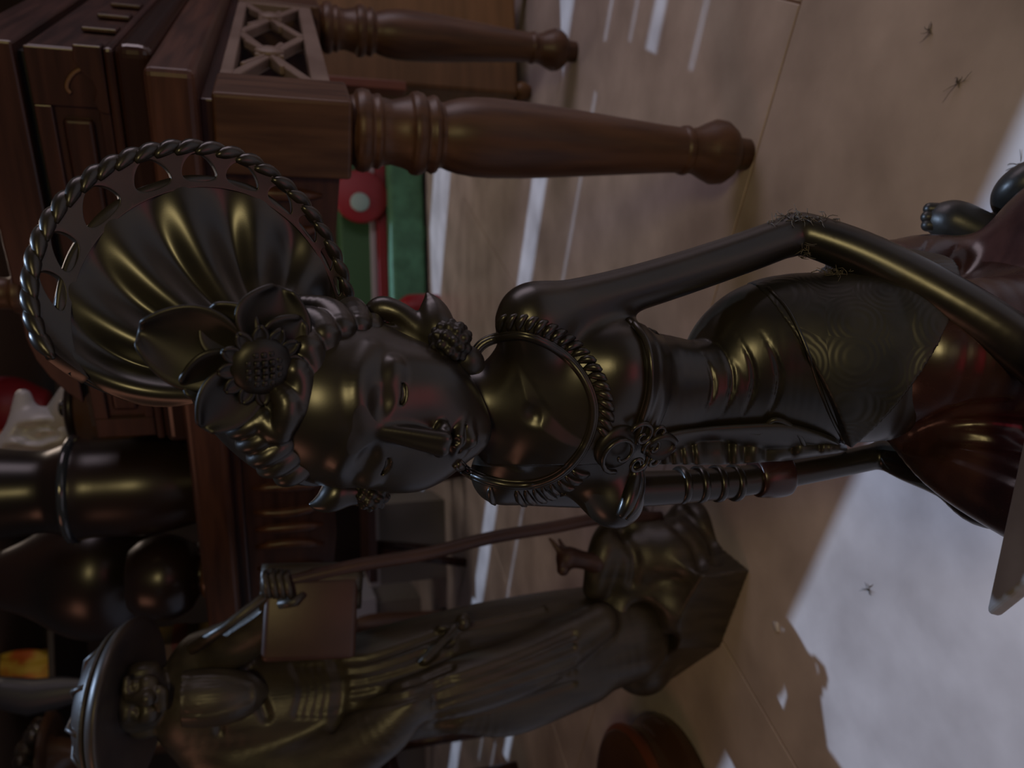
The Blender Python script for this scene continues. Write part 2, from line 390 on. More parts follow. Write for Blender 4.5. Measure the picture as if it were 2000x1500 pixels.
h1 = plane3(bodypt(1515, 600, .55), bodypt(1590, 720, .50), bodypt(1640, 850, .52))
S2 = Sculpt((-.16, .40, .20), (.20, .70, .45), 0.0016)
S2.chain([(P(1440, 748, .562), .0505), (P(1500, 712, .567), .0738), (P(1600, 708, .553), .0732), (P(1720, 690, .538), .0790)], k=0, fdir=NF, ff=.80)
S2.chain([(P(1600, 708, .556), .070), (P(1700, 700, .552), .078), (P(1790, 690, .540), .083), (P(1880, 690, .535), .083)], k=.02)
S2.chain([(P(1620, 800, .548), .030), (P(1720, 810, .530), .036), (P(1820, 800, .50), .04)], k=.03)
S2.ell(P(1700, 570, .585), (.040, .050, .050), k=.03)
X, Y, Z = S2.grid()
h2 = plane3(P(1800, 560, .53), P(1845, 690, .455), P(1690, 872, .50))
S2.F = np.maximum(S2.F, above(h1)); S2.F = np.maximum(S2.F, -above(h2))
hip = link('hip_cloth', S2.mesh('hip_cloth'), EBONY_WAVE, statue, label='hip cloth engraved with fine concentric waves')
bv2 = bvh_of(body_me, hip.data)

def strip(name, up, lo, thick, material, parent, rows=8, off=.001, b=None, fall=.55, ripple=0.0, fold=0, n=8):
    U = crom([(*p, 0) for p in up], n)[:, :2]; Lw = crom([(*p, 0) for p in lo], n)[:, :2]; m = min(len(U), len(Lw))
    vs, fs = [], []; lastd = None
    for i in range(m):
        for j in range(rows):
            t = j/(rows-1); x, y = U[min(i, len(U)-1)]*(1-t)+Lw[min(i, len(Lw)-1)]*t
            p, nn = hit(b or bv2, x, y)
            if p is None: p = CAM+ray(x, y)*(lastd if lastd else fall)
            else: lastd = (p-CAM)@FW
            rr = ray(x, y); rr = rr/np.linalg.norm(rr)
            vs.append(p-rr*(off+ripple*(.5+.5*math.cos(2*math.pi*fold*t))))
    for i in range(m-1):
        for j in range(rows-1): a = i*rows+j; fs.append((a, a+1, a+rows+1, a+rows))
    me = mesh_of(name, vs, fs); fix_normals(me); o = link(name, me, material, parent)
    so = mod(o, 'SOLIDIFY', thickness=thick, offset=0); mod(o, 'SUBSURF', levels=1, render_levels=1)
    return o
def ptube(name, pts, r, material, parent, b=None, off=0.0, n=6, taper=None, fall=.55, **k):
    out = []; ld = fall
    for x, y in crom([(*p, 0) for p in pts], n)[:, :2]:
        p, nn = hit(b or bv2, x, y)
        if p is None: p = CAM+ray(x, y)*ld
        else: ld = (p-CAM)@FW; p = p+nn*off
        out.append(p)
    m = len(out); rad = [r*((1-taper)+taper*math.sin(math.pi*(.06+.88*i/(m-1)))) if taper else r for i in range(m)]
    return link(name, tube_me(name, out, rad, 8), material, parent, **k)
# wrapped breast cloth, its knot, the long folded sash and the flared hem line
strip('breast_cloth', [(1232, 628), (1258, 665), (1268, 715), (1266, 770), (1250, 825), (1238, 868)], [(1290, 652), (1306, 690), (1308, 740), (1303, 785), (1285, 830), (1262, 870)], .005, EBONY, statue, rows=12, off=.003, ripple=.004, fold=1.5)
ptube('cloth_edge', [(1226, 624), (1254, 660), (1265, 715), (1263, 770), (1247, 825), (1234, 868)], .0026, EBONY, statue)
ptube('cloth_knot', [(1240, 905), (1238, 940), (1226, 980), (1212, 1008)], .007, EBONY, statue, taper=.5)
ptube('cloth_knot', [(1250, 915), (1250, 945), (1240, 985), (1222, 1012)], .005, EBONY, statue, taper=.5)
strip('sash', [(1262, 868), (1310, 846), (1370, 836), (1450, 830), (1530, 828), (1600, 846), (1652, 870)], [(1268, 905), (1320, 907), (1380, 908), (1450, 906), (1530, 899), (1600, 888), (1655, 878)], .005, EBONY_DULL, statue, rows=11, off=.005, ripple=.003, fold=1.5)
ptube('sash_edge', [(1452, 832), (1480, 838), (1505, 815), (1530, 818), (1556, 838), (1570, 862)], .0022, EBONY_DULL, statue, off=.004)
ptube('hem_edge', [(1500, 562), (1535, 600), (1562, 650), (1582, 700), (1600, 755), (1622, 810), (1650, 865)], .0016, EBONY, statue)
# armlet rings on her right arm
for i, xx in enumerate((1330, 1365, 1400, 1434)):
    c0 = P(xx, 947-i*1.5, .6255); ax = P(1420, 943, .625)-P(1300, 950, .6255); ax /= np.linalg.norm(ax)
    link('arm_ring', lathe_me('arm_ring', c0-ax*.004, ax, smooth_prof([(0, .0145), (.001, .0168), (.004, .0176), (.007, .0168), (.008, .0145)], 3), 24), EBONY, statue)
c0 = P(1475, 933, .6245); ax = P(1535, 925, .623)-c0; Lc = np.linalg.norm(ax); ax /= Lc
link('arm_cuff', lathe_me('arm_cuff', c0, ax, smooth_prof([(0, .0145), (.001, .0185), (Lc*.5, .0210), (Lc*.95, .0205), (Lc, .0150)], 4), 28), EBONY_RED_REFLECT, statue)

# ---- pierced fan headdress
fan = empty('tmp'); bpy.data.objects.remove(fan)
RIM = crom([(94, 692), (70, 645), (57, 585), (61, 520), (80, 458), (112, 405), (155, 360), (205, 326), (258, 303), (312, 290), (372, 285), (432, 293), (490, 313), (540, 346), (585, 387), (621, 434), (649, 484), (668, 532), (680, 578)], 12)
seg = np.r_[0, np.cumsum(np.linalg.norm(np.diff(RIM, axis=0), axis=1))]; seg /= seg[-1]
def rimpx(t): return np.array([np.interp(t, seg, RIM[:, 0]), np.interp(t, seg, RIM[:, 1])])
def apx(t): return np.array([np.interp(t, [0, .12, .3, .7, 1], [455, 478, 500, 520, 560]), np.interp(t, [0, .12, .3, .7, 1], [776, 735, 690, 660, 640])])
def fanpt(t, rho, lift=0.0):
    a, b = apx(t), rimpx(t); q = a*(1-rho)+b*rho
    q = q+np.array([(b-a)[1], -(b-a)[0]])*.16*math.sin(math.pi*min(rho, 1))*(1-t)*.9      # pleats sweep in a curve
    Yr = np.interp(t, [0, .25, .55, 1], [.560, .575, .598, .640]); Yo = np.interp(t, [0, 1], [.548, .585])
    Yw = Yo*(1-rho)+Yr*rho+.022*math.sin(math.pi*min(rho, 1)**.9)
    return P(q[0], q[1], Yw+lift)
NT, NR = 220, 34; vs, fs = [], []
for i in range(NT+1):
    t = i/NT
    for j in range(NR+1):
        rho = .06+.80*j/NR
        pl = .0050*abs(math.sin(math.pi*min(1, (j/NR)*1.02)))**.7*math.cos(2*math.pi*6*t**.85)
        vs.append(fanpt(t, rho, pl))
for i in range(NT):
    for j in range(NR): a = i*(NR+1)+j; fs.append((a, a+1, a+NR+2, a+NR+1))
me = mesh_of('fan_panel', vs, fs); fan = link('headdress_fan', me, EBONY, statue, label='pleated fan of the headdress'); mod(fan, 'SOLIDIFY', thickness=.006, offset=0)
# pierced border: each opening is a drop-shaped ring of faces
holes_px = [(116, 578), (130, 497), (195, 405), (292, 344), (386, 322), (474, 340), (549, 379), (603, 443), (636, 508), (653, 562)]
def fanpx(t, rho):
    a, b = apx(t), rimpx(t); return a*(1-rho)+b*rho+np.array([(b-a)[1], -(b-a)[0]])*.16*math.sin(math.pi*rho)*(1-t)*.9
TR = [(t, r, fanpx(t, r)) for t in np.linspace(0, 1, 300) for r in np.linspace(.78, .97, 12)]; TRP = np.array([q[2] for q in TR])
def rho_t(pxy): return TR[int(np.argmin(np.linalg.norm(TRP-np.array(pxy), axis=1)))]
hts = sorted(rho_t(h)[0] for h in holes_px)
bounds = [(a+b)/2 for a, b in zip(hts[:-1], hts[1:])]
bounds = [max(.02, hts[0]-(bounds[0]-hts[0])*1.15)]+bounds+[min(.995, hts[-1]+(hts[-1]-bounds[-1])*1.15)]
rin = lambda t: float(np.interp(t, [0, .5, 1], [.775, .80, .80]))
bm = bmesh.new(); NRg = 5
side_s = np.linspace(-1, 1, 11)
for i, ht in enumerate(hts):
    t0, t1 = bounds[i], bounds[i+1]; ro = .985; vv = []
    uv = [(1, s_) for s_ in side_s[:-1]]+[(-s_, 1) for s_ in side_s[:-1]]+[(-1, -s_) for s_ in side_s[:-1]]+[(s_, -1) for s_ in side_s[:-1]]
    for u, v in uv:
        bt = ht+(u*(t1-ht) if u > 0 else u*(ht-t0)); ri = rin(bt); br = ri+(ro-ri)*(v+1)/2
        th = math.atan2(v, u); c, s_ = math.cos(th), math.sin(th); rih = rin(ht)
        it = ht+c*min(t1-ht, ht-t0)*(.76-.22*s_); ir = rih+(ro-rih)*(.46+(.43 if s_ > 0 else .31)*s_)
        vv.append([bm.verts.new(fanpt(it+(bt-it)*g/NRg, ir+(br-ir)*g/NRg, .0035*math.sin(math.pi*g/NRg)*0-.003*(g == 0)*0)) for g in range(NRg+1)])
    for k in range(len(vv)):
        a, b = vv[k], vv[(k+1) % len(vv)]
        for g in range(NRg): bm.faces.new((a[g], a[g+1], b[g+1], b[g]))
for e0, e1 in ((0.0, bounds[0]), (bounds[-1], 1.0)):                                # plain ends of the border
    g_ = [[bm.verts.new(fanpt(e0+(e1-e0)*i/6, rin(e0+(e1-e0)*i/6)+(.985-rin(e0+(e1-e0)*i/6))*j/10)) for j in range(11)] for i in range(7)]
    for i in range(6):
        for j in range(10): bm.faces.new((g_[i][j], g_[i][j+1], g_[i+1][j+1], g_[i+1][j]))
bmesh.ops.remove_doubles(bm, verts=bm.verts, dist=.0003); bmesh.ops.recalc_face_normals(bm, faces=bm.faces)
me = bpy.data.meshes.new('fan_border'); bm.to_mesh(me); bm.free()
brd = link('fan_border', me, EBONY, fan, label='border pierced with drop shaped openings'); mod(brd, 'SOLIDIFY', thickness=.0085, offset=0); mod(brd, 'BEVEL', width=.0022, segments=3, limit_method='ANGLE', angle_limit=math.radians(50))
# rope edge, each twist of the rope a bead
nb = 26
for i in range(nb):
    t0, t1 = i/nb, (i+1.6)/nb
    pts = [fanpt(min(t0+(t1-t0)*u, 1), .982+.016*math.sin(math.pi*u)+(u-.5)*.030, -.005+.010*u) for u in np.linspace(0, 1, 10)]
    link('rope_twist', tube_me('rope_twist', pts, [.0058*math.sin(math.pi*(.06+.88*u))**.8 for u in np.linspace(0, 1, 10)], 8), EBONY, fan)
# ---- flower on the hair
fc = P(510, 714, .484); fn = -(ray(510, 714)/np.linalg.norm(ray(510, 714)))+np.array([-.40, 0, -.30]); fn /= np.linalg.norm(fn)
fe1 = np.cross(fn, (0, 0, 1)); fe1 /= np.linalg.norm(fe1); fe2 = np.cross(fn, fe1)
flower = link('hair_flower', lathe_me('hair_flower', fc-fn*.010, fn, smooth_prof([(0, .012), (.004, .0185), (.010, .0190), (.015, .0150), (.0175, .008), (.018, .001)], 4), 32), EBONY_CARVED, statue, label='dark rosette flower with a chequered centre')
for i in range(-3, 4):
    for j in range(-3, 4):
        u, v = i*.0045, j*.0045; r2 = u*u+v*v
        if r2 > .0145**2: continue
        c = fc+fe1*u+fe2*v+fn*(.0085-r2*32)
        link('seed_square', box_me('seed_square', c, fe1*.0018, fe2*.0018, fn*.0022, .0006, 1), EBONY_CARVED, flower)
def petal_me(c, d, up, L, W, cup=.25):
    sd_ = np.cross(up, d); vs, fs = [], []; A, Bn = 10, 6
    for i in range(A+1):
        t = i/A; w = W*math.sin(math.pi*(.14+.80*t))**.75*.5
        for j in range(Bn+1):
            s = (j/Bn-.5)*2; vs.append(c+d*L*t+sd_*w*s+up*(cup*L*t*t+.18*W*s*s))
    for i in range(A):
        for j in range(Bn): a = i*(Bn+1)+j; fs.append((a, a+1, a+Bn+2, a+Bn+1))
    return mesh_of('petal', vs, fs)
for k in range(12):
    th = 2*math.pi*k/12; d = fe1*math.cos(th)+fe2*math.sin(th)
    o = link('small_petal', petal_me(fc+d*.013-fn*.001, d, fn, .013, .011, .1), EBONY_CARVED, flower); mod(o, 'SOLIDIFY', thickness=.002)
for (tx, ty, L, W) in ((352, 672, .062, .056), (540, 610, .042, .052), (440, 795, .046, .042), (455, 655, .036, .040), (585, 640, .032, .034), (410, 745, .040, .040)):
    d = P(tx, ty, .49)-P(510, 714, .49); d /= np.linalg.norm(d); u = fn-d*(fn@d); u /= np.linalg.norm(u)
    o = link('petal', petal_me(fc-fn*.010+d*.006, d, u, L, W, .02), EBONY_CARVED, flower); mod(o, 'SOLIDIFY', thickness=.004); mod(o, 'SUBSURF', levels=1, render_levels=1)

# ---- ears with their hooked ornaments
def ornament(name, chains, h, material, parent, ells=(), label=None):
    pts = [p for ch in chains for p, r in ch]+[c for c, r, R in ells]; mr = max([r for ch in chains for p, r in ch]+[np.max(r) for c, r, R in ells]+[.004])
    lo, hi = np.min(pts, 0)-mr-.006, np.max(pts, 0)+mr+.006; S_ = Sculpt(lo, hi, h)
    for ch in chains: S_.chain(ch, k=.004)
    for c, r, R in ells: S_.ell(c, r, R=R, k=.003)
    return link(name, S_.mesh(name), material, parent, label=label)
ear1 = ornament('ear_ornament', [[(P(720, 618, .553), .006), (P(745, 603, .550), .009), (P(780, 612, .545), .008), (P(815, 640, .540), .009), (P(850, 668, .535), .009)],
                                 [(P(835, 574, .542), .0015), (P(842, 592, .542), .006), (P(848, 615, .540), .011), (P(855, 642, .536), .013), (P(868, 668, .534), .011)],
                                 [(P(745, 640, .545), .004), (P(790, 655, .540), .005), (P(845, 690, .533), .005)]], .0012, EBONY, statue, label='hooked ear ornament on the right of the face')
def flower_ball(x, y, Yw, R, parent):
    c = P(x, y, Yw); S_ = Sculpt(c-R*1.5, c+R*1.5, .0011); S_.ell(c, R*.86, k=0)
    ph = (1+5**.5)/2
    for i in range(40):
        z = 1-2*(i+.5)/40; th = 2*math.pi*i/ph; q = math.sqrt(1-z*z)
        S_.ell(c+np.array([q*math.cos(th), q*math.sin(th), z])*R*.86, R*.22, k=.002)
    return link('ear_flower', S_.mesh('ear_flower'), EBONY_CARVED, parent)
flower_ball(880, 667, .520, .0150, ear1)
ornament('ear_pendant', [[(P(898, 690, .527), .006), (P(915, 703, .527), .0100), (P(928, 712, .530), .007)]], .0012, EBONY_DULL, ear1)
ear2 = ornament('ear_ornament', [[(P(606, 985, .565), .0015), (P(622, 984, .565), .005), (P(645, 975, .565), .0095), (P(660, 958, .566), .011), (P(655, 938, .568), .008), (P(635, 926, .572), .005)], [(P(660, 962, .566), .011), (P(690, 960, .567), .010)]], .0012, EBONY, statue, label='crescent ear ornament on the left of the face')
flower_ball(725, 960, .565, .0140, ear2)

# ---- collar with feather teeth and the medallion
collar_px = [(920, 700), (950, 668), (1010, 655), (1060, 668), (1105, 697), (1140, 738), (1158, 785), (1156, 832), (1137, 878), (1102, 918), (1060, 940), (1010, 947), (960, 940), (915, 922), (893, 904)]
necklace = ptube('necklace', collar_px, .0030, EBONY, statue, off=.0005, label='ridged collar ringed with feather shaped teeth')
cc = np.array([1030., 800.])
ptube('collar_ridge', [tuple(cc+(np.array(p)-cc)*1.04) for p in collar_px], .0020, EBONY, necklace, off=.0004)
ptube('collar_ridge', [tuple(cc+(np.array(p)-cc)*.955) for p in collar_px], .0012, EBONY, necklace, off=.0002)
dense = crom([(*p, 0) for p in collar_px], 30)[:, :2]
L_ = np.r_[0, np.cumsum(np.linalg.norm(np.diff((dense-cc)*1.18, axis=0), axis=1))]; nt = int(L_[-1]/19)
for i in range(nt+1):
    s_ = (i+.2)*L_[-1]/(nt+.6); pxy = np.array([np.interp(s_, L_, dense[:, 0]), np.interp(s_, L_, dense[:, 1])]); d = pxy-cc
    tg = np.array([-d[1], d[0]])/np.linalg.norm(d); sg = -1 if d[1] > 60 else 1
    if abs(pxy[0]-1150) < 40 and 845 < pxy[1] < 900: continue
    dn = d/np.linalg.norm(d); q = [cc+d*1.04+dn*4-tg*sg*6, cc+d*1.04+dn*13-tg*sg*4, cc+d*1.04+dn*22+tg*sg*1, cc+d*1.04+dn*29+tg*sg*8, cc+d*1.04+dn*33+tg*sg*16]
    pts = []
    for (x, y) in q:
        p, n = hit(bv2, x, y)
        if p is not None: pts.append(p+n*.0006)
    if len(pts) < 5: continue
    link('tooth', tube_me('tooth', pts, [.0012, .0027, .0034, .0028, .0010], 6), EBONY, necklace)
mp, mn = on(1205, 872); me1 = np.cross(mn, (0, 0, 1)); me1 /= np.linalg.norm(me1); me2 = np.cross(me1, mn)
def mpt(u, v, w=0): return mp+me1*u+me2*v+mn*w
med = link('medallion', lathe_me('medallion', mp-mn*.002, mn, smooth_prof([(0, .019), (.004, .0185), (.007, .013), (.008, .002)], 4), 28), EBONY_CARVED, statue, label='carved scroll medallion hanging from the collar')
for q, (r0, ph, cu, cv) in enumerate(((.018, 0, 0, .002), (.011, 2, -.013, -.014), (.011, 3.6, .012, -.016), (.008, 1, .0, -.027), (.007, 5, -.014, -.030), (.007, 4, .013, -.031))):
    pts = [mpt(cu+r0*(1-.8*t)*math.cos(ph+7.5*t), cv+r0*(1-.8*t)*math.sin(ph+7.5*t), .007+.004*t) for t in np.linspace(0, 1, 22)]
    link('scroll', tube_me('scroll', pts, [.0021*(1-.45*t) for t in np.linspace(0, 1, 22)], 7), EBONY, med)
o = link('medallion_leaf', petal_me(mpt(0, -.022, .004), -me2*.97+mn*.1, mn, .026, .026, .05), EBONY_CARVED, med); mod(o, 'SOLIDIFY', thickness=.004)

# ---- foot, lotus base and the thin board across her lap
ft = [[(P(1985, 470, .590), .018), (P(1930, 462, .605), .021), (P(1868, 436, .620), .022), (P(1848, 430, .626), .019)]]
foot = ornament('foot', ft, .0016, EBONY_DULL, statue, label='upturned foot with rounded toes')
for x, y in ((1816, 408), (1811, 424), (1812, 440)):
    ornament('toe', [[(P(1840, y+2, .626), .0070), (P(x, y, .632), .0064)]], .0012, EBONY_DULL, foot)
bc = np.array([.055, .50, 0])
base = link('lotus_base', lathe_me('lotus_base', bc, (0, 0, 1), smooth_prof([(0, .175), (.012, .186), (.030, .184), (.040, .165), (.060, .150), (.095, .155), (.105, .140)], 4), 64), mat('base_wood', (0.11, 0.085, 0.065), 0.5, col2=(0.07, 0.05, 0.04), scale=18), statue, label='round base edged with rounded petals')
for k in range(15):
    th = 2*math.pi*(k+.5)/15; d = np.array([math.cos(th), math.sin(th), 0]); t_ = np.array([-d[1], d[0], 0])
    c = bc+d*.150+np.array([0, 0, .078]); S_ = Sculpt(c-.06, c+.06, .0022); S_.ell(c, (.038, .026, .046), R=np.column_stack([t_, d, (0, 0, 1)]), k=0)
    link('petal', S_.mesh('petal'), EBONY_DULL, base)
bA, bB = P(2078, 560, .385), P(1940, 1203, .395)
u = (bB-bA); Lb = np.linalg.norm(u); u /= Lb; rr = ray(1960, 1100); rr /= np.linalg.norm(rr)
w = np.cross(u, rr); w /= np.linalg.norm(w); w = w if w[2] < 0 else -w      # across the edge, downwards
nrm = np.cross(u, w); nrm = nrm if nrm@rr < 0 else -nrm
dpt = (w*.35+nrm*-.94); dpt = w*math.cos(1.15)+nrm*math.sin(1.15); thn = np.cross(u, dpt); 
bq = [bA, bB, bB+dpt*.17-u*.125, bA+dpt*.17]; vs = [q+thn*k*.0050 for k in (-1, 1) for q in bq]
me = mesh_of('lap_board', vs, [(0, 1, 2, 3), (7, 6, 5, 4), (0, 4, 5, 1), (1, 5, 6, 2), (2, 6, 7, 3), (3, 7, 4, 0)]); fix_normals(me)
o = link('lap_board', me, mat('pale_board', (0.24, 0.225, 0.22), 0.42, col2=(0.16, 0.145, 0.14), scale=14), statue, smooth=False, label='thin grey board held across the lap'); mod(o, 'BEVEL', width=.003, segments=3)
# ================================================================ floor, roof, back wall
FLOOR_MAT = mat('matte_beige_tile', (0.40, 0.345, 0.325), 0.38, 0.45, col2=(0.66, 0.585, 0.555), scale=5.5, bump=0.22, bscale=45, bdist=0.0015, rvar=0.07, detail=9, contrast=(.3, .7))
GROUT = mat('grout', (0.20, 0.12, 0.08), 0.8)
WALL = mat('dim_wall', (0.10, 0.075, 0.06), 0.8, col2=(0.14, 0.11, 0.09), scale=3)
ROOF = mat('roof_board', (0.16, 0.10, 0.07), 0.7)
floor = link('floor', box_me('floor', (0, 2.6, -.03), (6.0, 0, 0), (0, 4.6, 0), (0, 0, .0285)), GROUT, kind='structure', smooth=False)
TS, JA, JB = 1.088, 1.196, 1.159
for i in range(-5, 5):
    for j in range(-3, 4):
        c = BX*(JA+TS*(i+.5))+AX*(JB+TS*2*(j+.5+.5*(i % 2 == 0)))
        if not (-5.2 < c[0] < 5.0 and -1.3 < c[1] < 6.6): continue
        link('tile', box_me('tile', c+np.array([0, 0, -.008]), AX*(TS-.0016), BX*(TS/2-.0016), (0, 0, .008), .0014, 1), FLOOR_MAT, floor, smooth=False)
link('wall_back', box_me('wall_back', (0, 7.0, 1.3), (5.5, 0, 0), (0, .05, 0), (0, 0, 1.3)), WALL, kind='structure', smooth=False)
link('wall_left', box_me('wall_left', (-5.6, 3.0, 1.3), (.05, 0, 0), (0, 4.0, 0), (0, 0, 1.3)), WALL, kind='structure', smooth=False)
ZR = 2.7; OFF = ZR/math.tan(_el)
lit = [(1.50, 1.522), (1.68, 1.75), (1.83, 1.852), (1.985, 2.008), (2.27, 2.43), (3.70, 4.15)]
edges = [.727]+[v for ab in lit for v in ab]+[7.5]
rr_ = empty('roof'); bpy.data.objects.remove(rr_)
roof = None
for n0, n1 in zip(edges[0::2], edges[1::2]):
    c = BX*((n0+n1)/2+OFF)+AX*.6+np.array([0, 0, ZR+.02])
    me = box_me('roof_board', c, AX*6.5, BX*(n1-n0)/2, (0, 0, .02))
    if roof is not None and n1 > 4.1:
        link('roof_board', box_me('roof_board', BX*((3.6+4.2)/2+OFF)+AX*6.2+np.array([0, 0, ZR+.065]), AX*2.6, BX*.35, (0, 0, .02)), ROOF, roof, smooth=False)
    if roof is None: roof = link('ceiling', me, ROOF, kind='structure', smooth=False)
    else: link('roof_board', me, ROOF, roof, smooth=False)

# ================================================================ the big table
A0 = np.array([.398, 1.2, 0])
def T(a, b, z): return A0+AX*a+BX*b+np.array([0, 0, z])
def onb(x, y, b):
    d = ray(x, y); return CAM+d*((A0@BX+b-CAM@BX)/(d@BX))
ZV = np.array([0, 0, 1.0])
def tbox(name, a0, a1, b0, b1, z0, z1, m, parent=None, bev=.003, seg=2, **k):
    return link(name, box_me(name, T((a0+a1)/2, (b0+b1)/2, (z0+z1)/2), AX*abs(a1-a0)/2, BX*abs(b1-b0)/2, ZV*(z1-z0)/2, bev, seg), m, parent, smooth=False, **k)
TL, TD = 2.31, 0.97
table = empty('altar_table', T(0, 0, 0), label='large red-brown wooden table with turned legs and an open lattice end', cat='table')
tbox('table_top', -.087, TL+.087, -.09, TD+.09, .906, .970, TABLE_WOOD, table, .010, 3)
tbox('neck_moulding', -.045, TL+.045, -.055, TD+.055, .888, .907, RED_WOOD, table, .003)
leg_px = [(688, 64), (697, 66), (703, 76), (715, 79), (727, 76), (731, 69), (737, 68), (742, 71), (748, 70), (753, 64), (772, 61), (795, 66), (806, 70), (811, 77), (822, 79), (834, 75), (838, 68), (844, 70), (852, 74), (860, 71), (864, 63), (872, 61), (885, 66), (905, 71), (935, 74.5), (970, 75), (1030, 72), (1100, 66), (1200, 56), (1300, 46), (1340, 42.5), (1344, 46), (1352, 47), (1357, 42), (1372, 44), (1390, 53), (1408, 61), (1424, 59), (1438, 49), (1447, 37), (1452, 31), (1474, 29)]
prof = []
for x, hw_ in leg_px:
    y = 258+.061*(x-700); p = aty(x, y, A0[1]); prof.append((p[2], hw_*((p-CAM)@FW)/FOC))
zf = prof[-1][0]; prof = [((z-zf)/(prof[0][0]-zf)*.70, r) for z, r in prof][::-1]
leg_me = lathe_me('leg', (0, 0, 0), (0, 0, 1), prof, 40)
for a, b in ((0, 0), (0, TD), (TL, 0), (TL, TD)):
    o = link('leg', leg_me, LEG_WOOD, table); o.location = T(a, b, 0); mod(o, 'BEVEL', width=.001, segments=1)
    tbox('leg_block', a-.057, a+.057, b-.068, b+.068, .70, .890, LEG_WOOD, table, .006, 3)
def apron(name, p0, p1, inward, parent):
    """carved apron: board with a wavy lower edge and upright flutes"""
    p0, p1 = np.array(p0), np.array(p1); L = np.linalg.norm(p1-p0); u = (p1-p0)/L; n = 60; vs, fs = [], []
    for i in range(n+1):
        s = i/n; w = .022*abs(math.sin(math.pi*3*s)); q = p0+u*L*s
        for z in (.716+w*.6, .889):
            for d in (0, .024): vs.append(q+inward*d+ZV*z)
    for i in range(n):
        a, b = i*4, i*4+4
        fs += [(a, b, b+2, a+2), (a+1, a+3, b+3, b+1), (a, a+1, b+1, b), (a+2, b+2, b+3, a+3)]
    fs += [(0, 2, 3, 1), (n*4, n*4+1, n*4+3, n*4+2)]
    me = mesh_of(name, vs, fs); fix_normals(me); o = link(name, me, RED_WOOD, parent, smooth=False)
    for k in range(int(L/.052)):
        q = p0+u*(.03+k*.052)-inward*.001; lean = .012*math.sin(k*1.7)
        pts = [q+ZV*z+u*lean*math.sin((z-.74)*20) for z in np.linspace(.742, .872, 6)]
        link('flute', tube_me('flute', pts, [.003, .009, .011, .011, .009, .003], 6), TABLE_WOOD, o)
    return o
apron('carved_apron', T(.06, -.045, 0), T(TL-.06, -.045, 0), BX, table)
apron('carved_apron', T(.06, TD+.045, 0), T(TL-.06, TD+.045, 0), -BX, table)
LAT = mat('lattice_wood', (0.14, 0.095, 0.075), 0.5, col2=(0.21, 0.155, 0.13), scale=9)
lat = tbox('lattice_panel', -.052, -.028, .070, TD-.068, .722, .752, LAT, table, .004)
def bar(pa, pb, w, d, name='lattice_bar'):
    pa, pb = np.array(pa), np.array(pb); u = pb-pa; L = np.linalg.norm(u); u /= L; v = np.cross(u, AX)
    link(name, box_me(name, (pa+pb)/2, u*L/2, v*w, AX*d, .003, 2), LAT, lat, smooth=False)
bar(T(-.040, .07, .878), T(-.040, TD-.07, .878), .010, .012)
bar(T(-.040, .078, .74), T(-.040, .078, .88), .009, .012); bar(T(-.040, TD-.078, .74), T(-.040, TD-.078, .88), .009, .012)
for k in range(2):
    b0, b1 = .09+k*.405, .09+k*.405+.39; bm_ = (b0+b1)/2
    for s, t in (((b0, .755), (bm_, .815)), ((b1, .755), (bm_, .815)), ((b0, .870), (bm_, .815)), ((b1, .870), (bm_, .815))):
        bar(T(-.040, s[0], s[1]), T(-.040, t[0], t[1]), .009, .010)
        bar(T(-.044, s[0]*.55+t[0]*.45, s[1]*.55+t[1]*.45+.012), T(-.044, t[0], t[1]), .0045, .008)
    bar(T(-.040, bm_, .790), T(-.040, bm_, .840), .022, .012)
    link('lattice_rosette', lathe_me('lattice_rosette', T(-.050, bm_, .815), -AX, smooth_prof([(0, .026), (.006, .024), (.010, .014), (.012, .002)], 3), 20), LAT, lat)

# ================================================================ chest standing on the table
CB = .022
chest = empty('panelled_chest', T(.2, .3, .970), label='dark red wooden chest with a recessed panel standing on the big table', cat='chest')
tbox('plinth', -.092, .60, CB, .62, .9705, 1.022, mat('polished_red_wood', (0.035, 0.015, 0.011), 0.2, 0.6), chest, .018, 5)
tbox('plinth_moulding', -.084, .592, CB+.008, .61, 1.022, 1.036, RED_WOOD, chest, .005)
def cut_board(name, prof_az, b0, b1, m, parent):
    vs = [T(a, b0, z) for a, z in prof_az]+[T(a, b1, z) for a, z in prof_az]; n = len(prof_az)
    fs = [tuple(range(n)), tuple(range(2*n-1, n-1, -1))]+[(i, (i+1) % n, n+(i+1) % n, n+i) for i in range(n)]
    me = mesh_of(name, vs, fs); fix_normals(me); o = link(name, me, m, parent, smooth=False); mod(o, 'BEVEL', width=.002, segments=2); return o
cut_board('bracket', [(-.086, 1.036), (-.086, 1.072), (-.066, 1.074), (-.052, 1.066), (-.040, 1.054), (-.026, 1.050), (-.010, 1.056), (.004, 1.050), (.006, 1.036)], CB+.004, CB+.030, RED_WOOD, chest)
for k in range(3): tbox('side_rib', -.087, -.080, .16+k*.13, .20+k*.13, 1.036, 1.085+.0*k, RED_WOOD, chest, .002)
tbox('body', -.078, .585, CB+.020, .60, 1.036, 1.135, RED_WOOD, chest, .004)
tbox('stile', -.078, .000, CB+.012, CB+.020, 1.037, 1.135, RED_WOOD, chest, .002)
tbox('top_rail', .000, .545, CB+.012, CB+.020, 1.112, 1.135, RED_WOOD, chest, .002)
tbox('bottom_rail', .000, .545, CB+.012, CB+.020, 1.037, 1.052, RED_WOOD, chest, .002)
tbox('stile', .545, .585, CB+.012, CB+.020, 1.037, 1.135, RED_WOOD, chest, .002)
tbox('raised_panel', .018, .528, CB+.013, CB+.021, 1.062, 1.102, RED_WOOD, chest, .006, 3)
tbox('shadow_gap', -.066, .575, CB+.034, .59, 1.135, 1.147, EBONY_DULL, chest, 0)
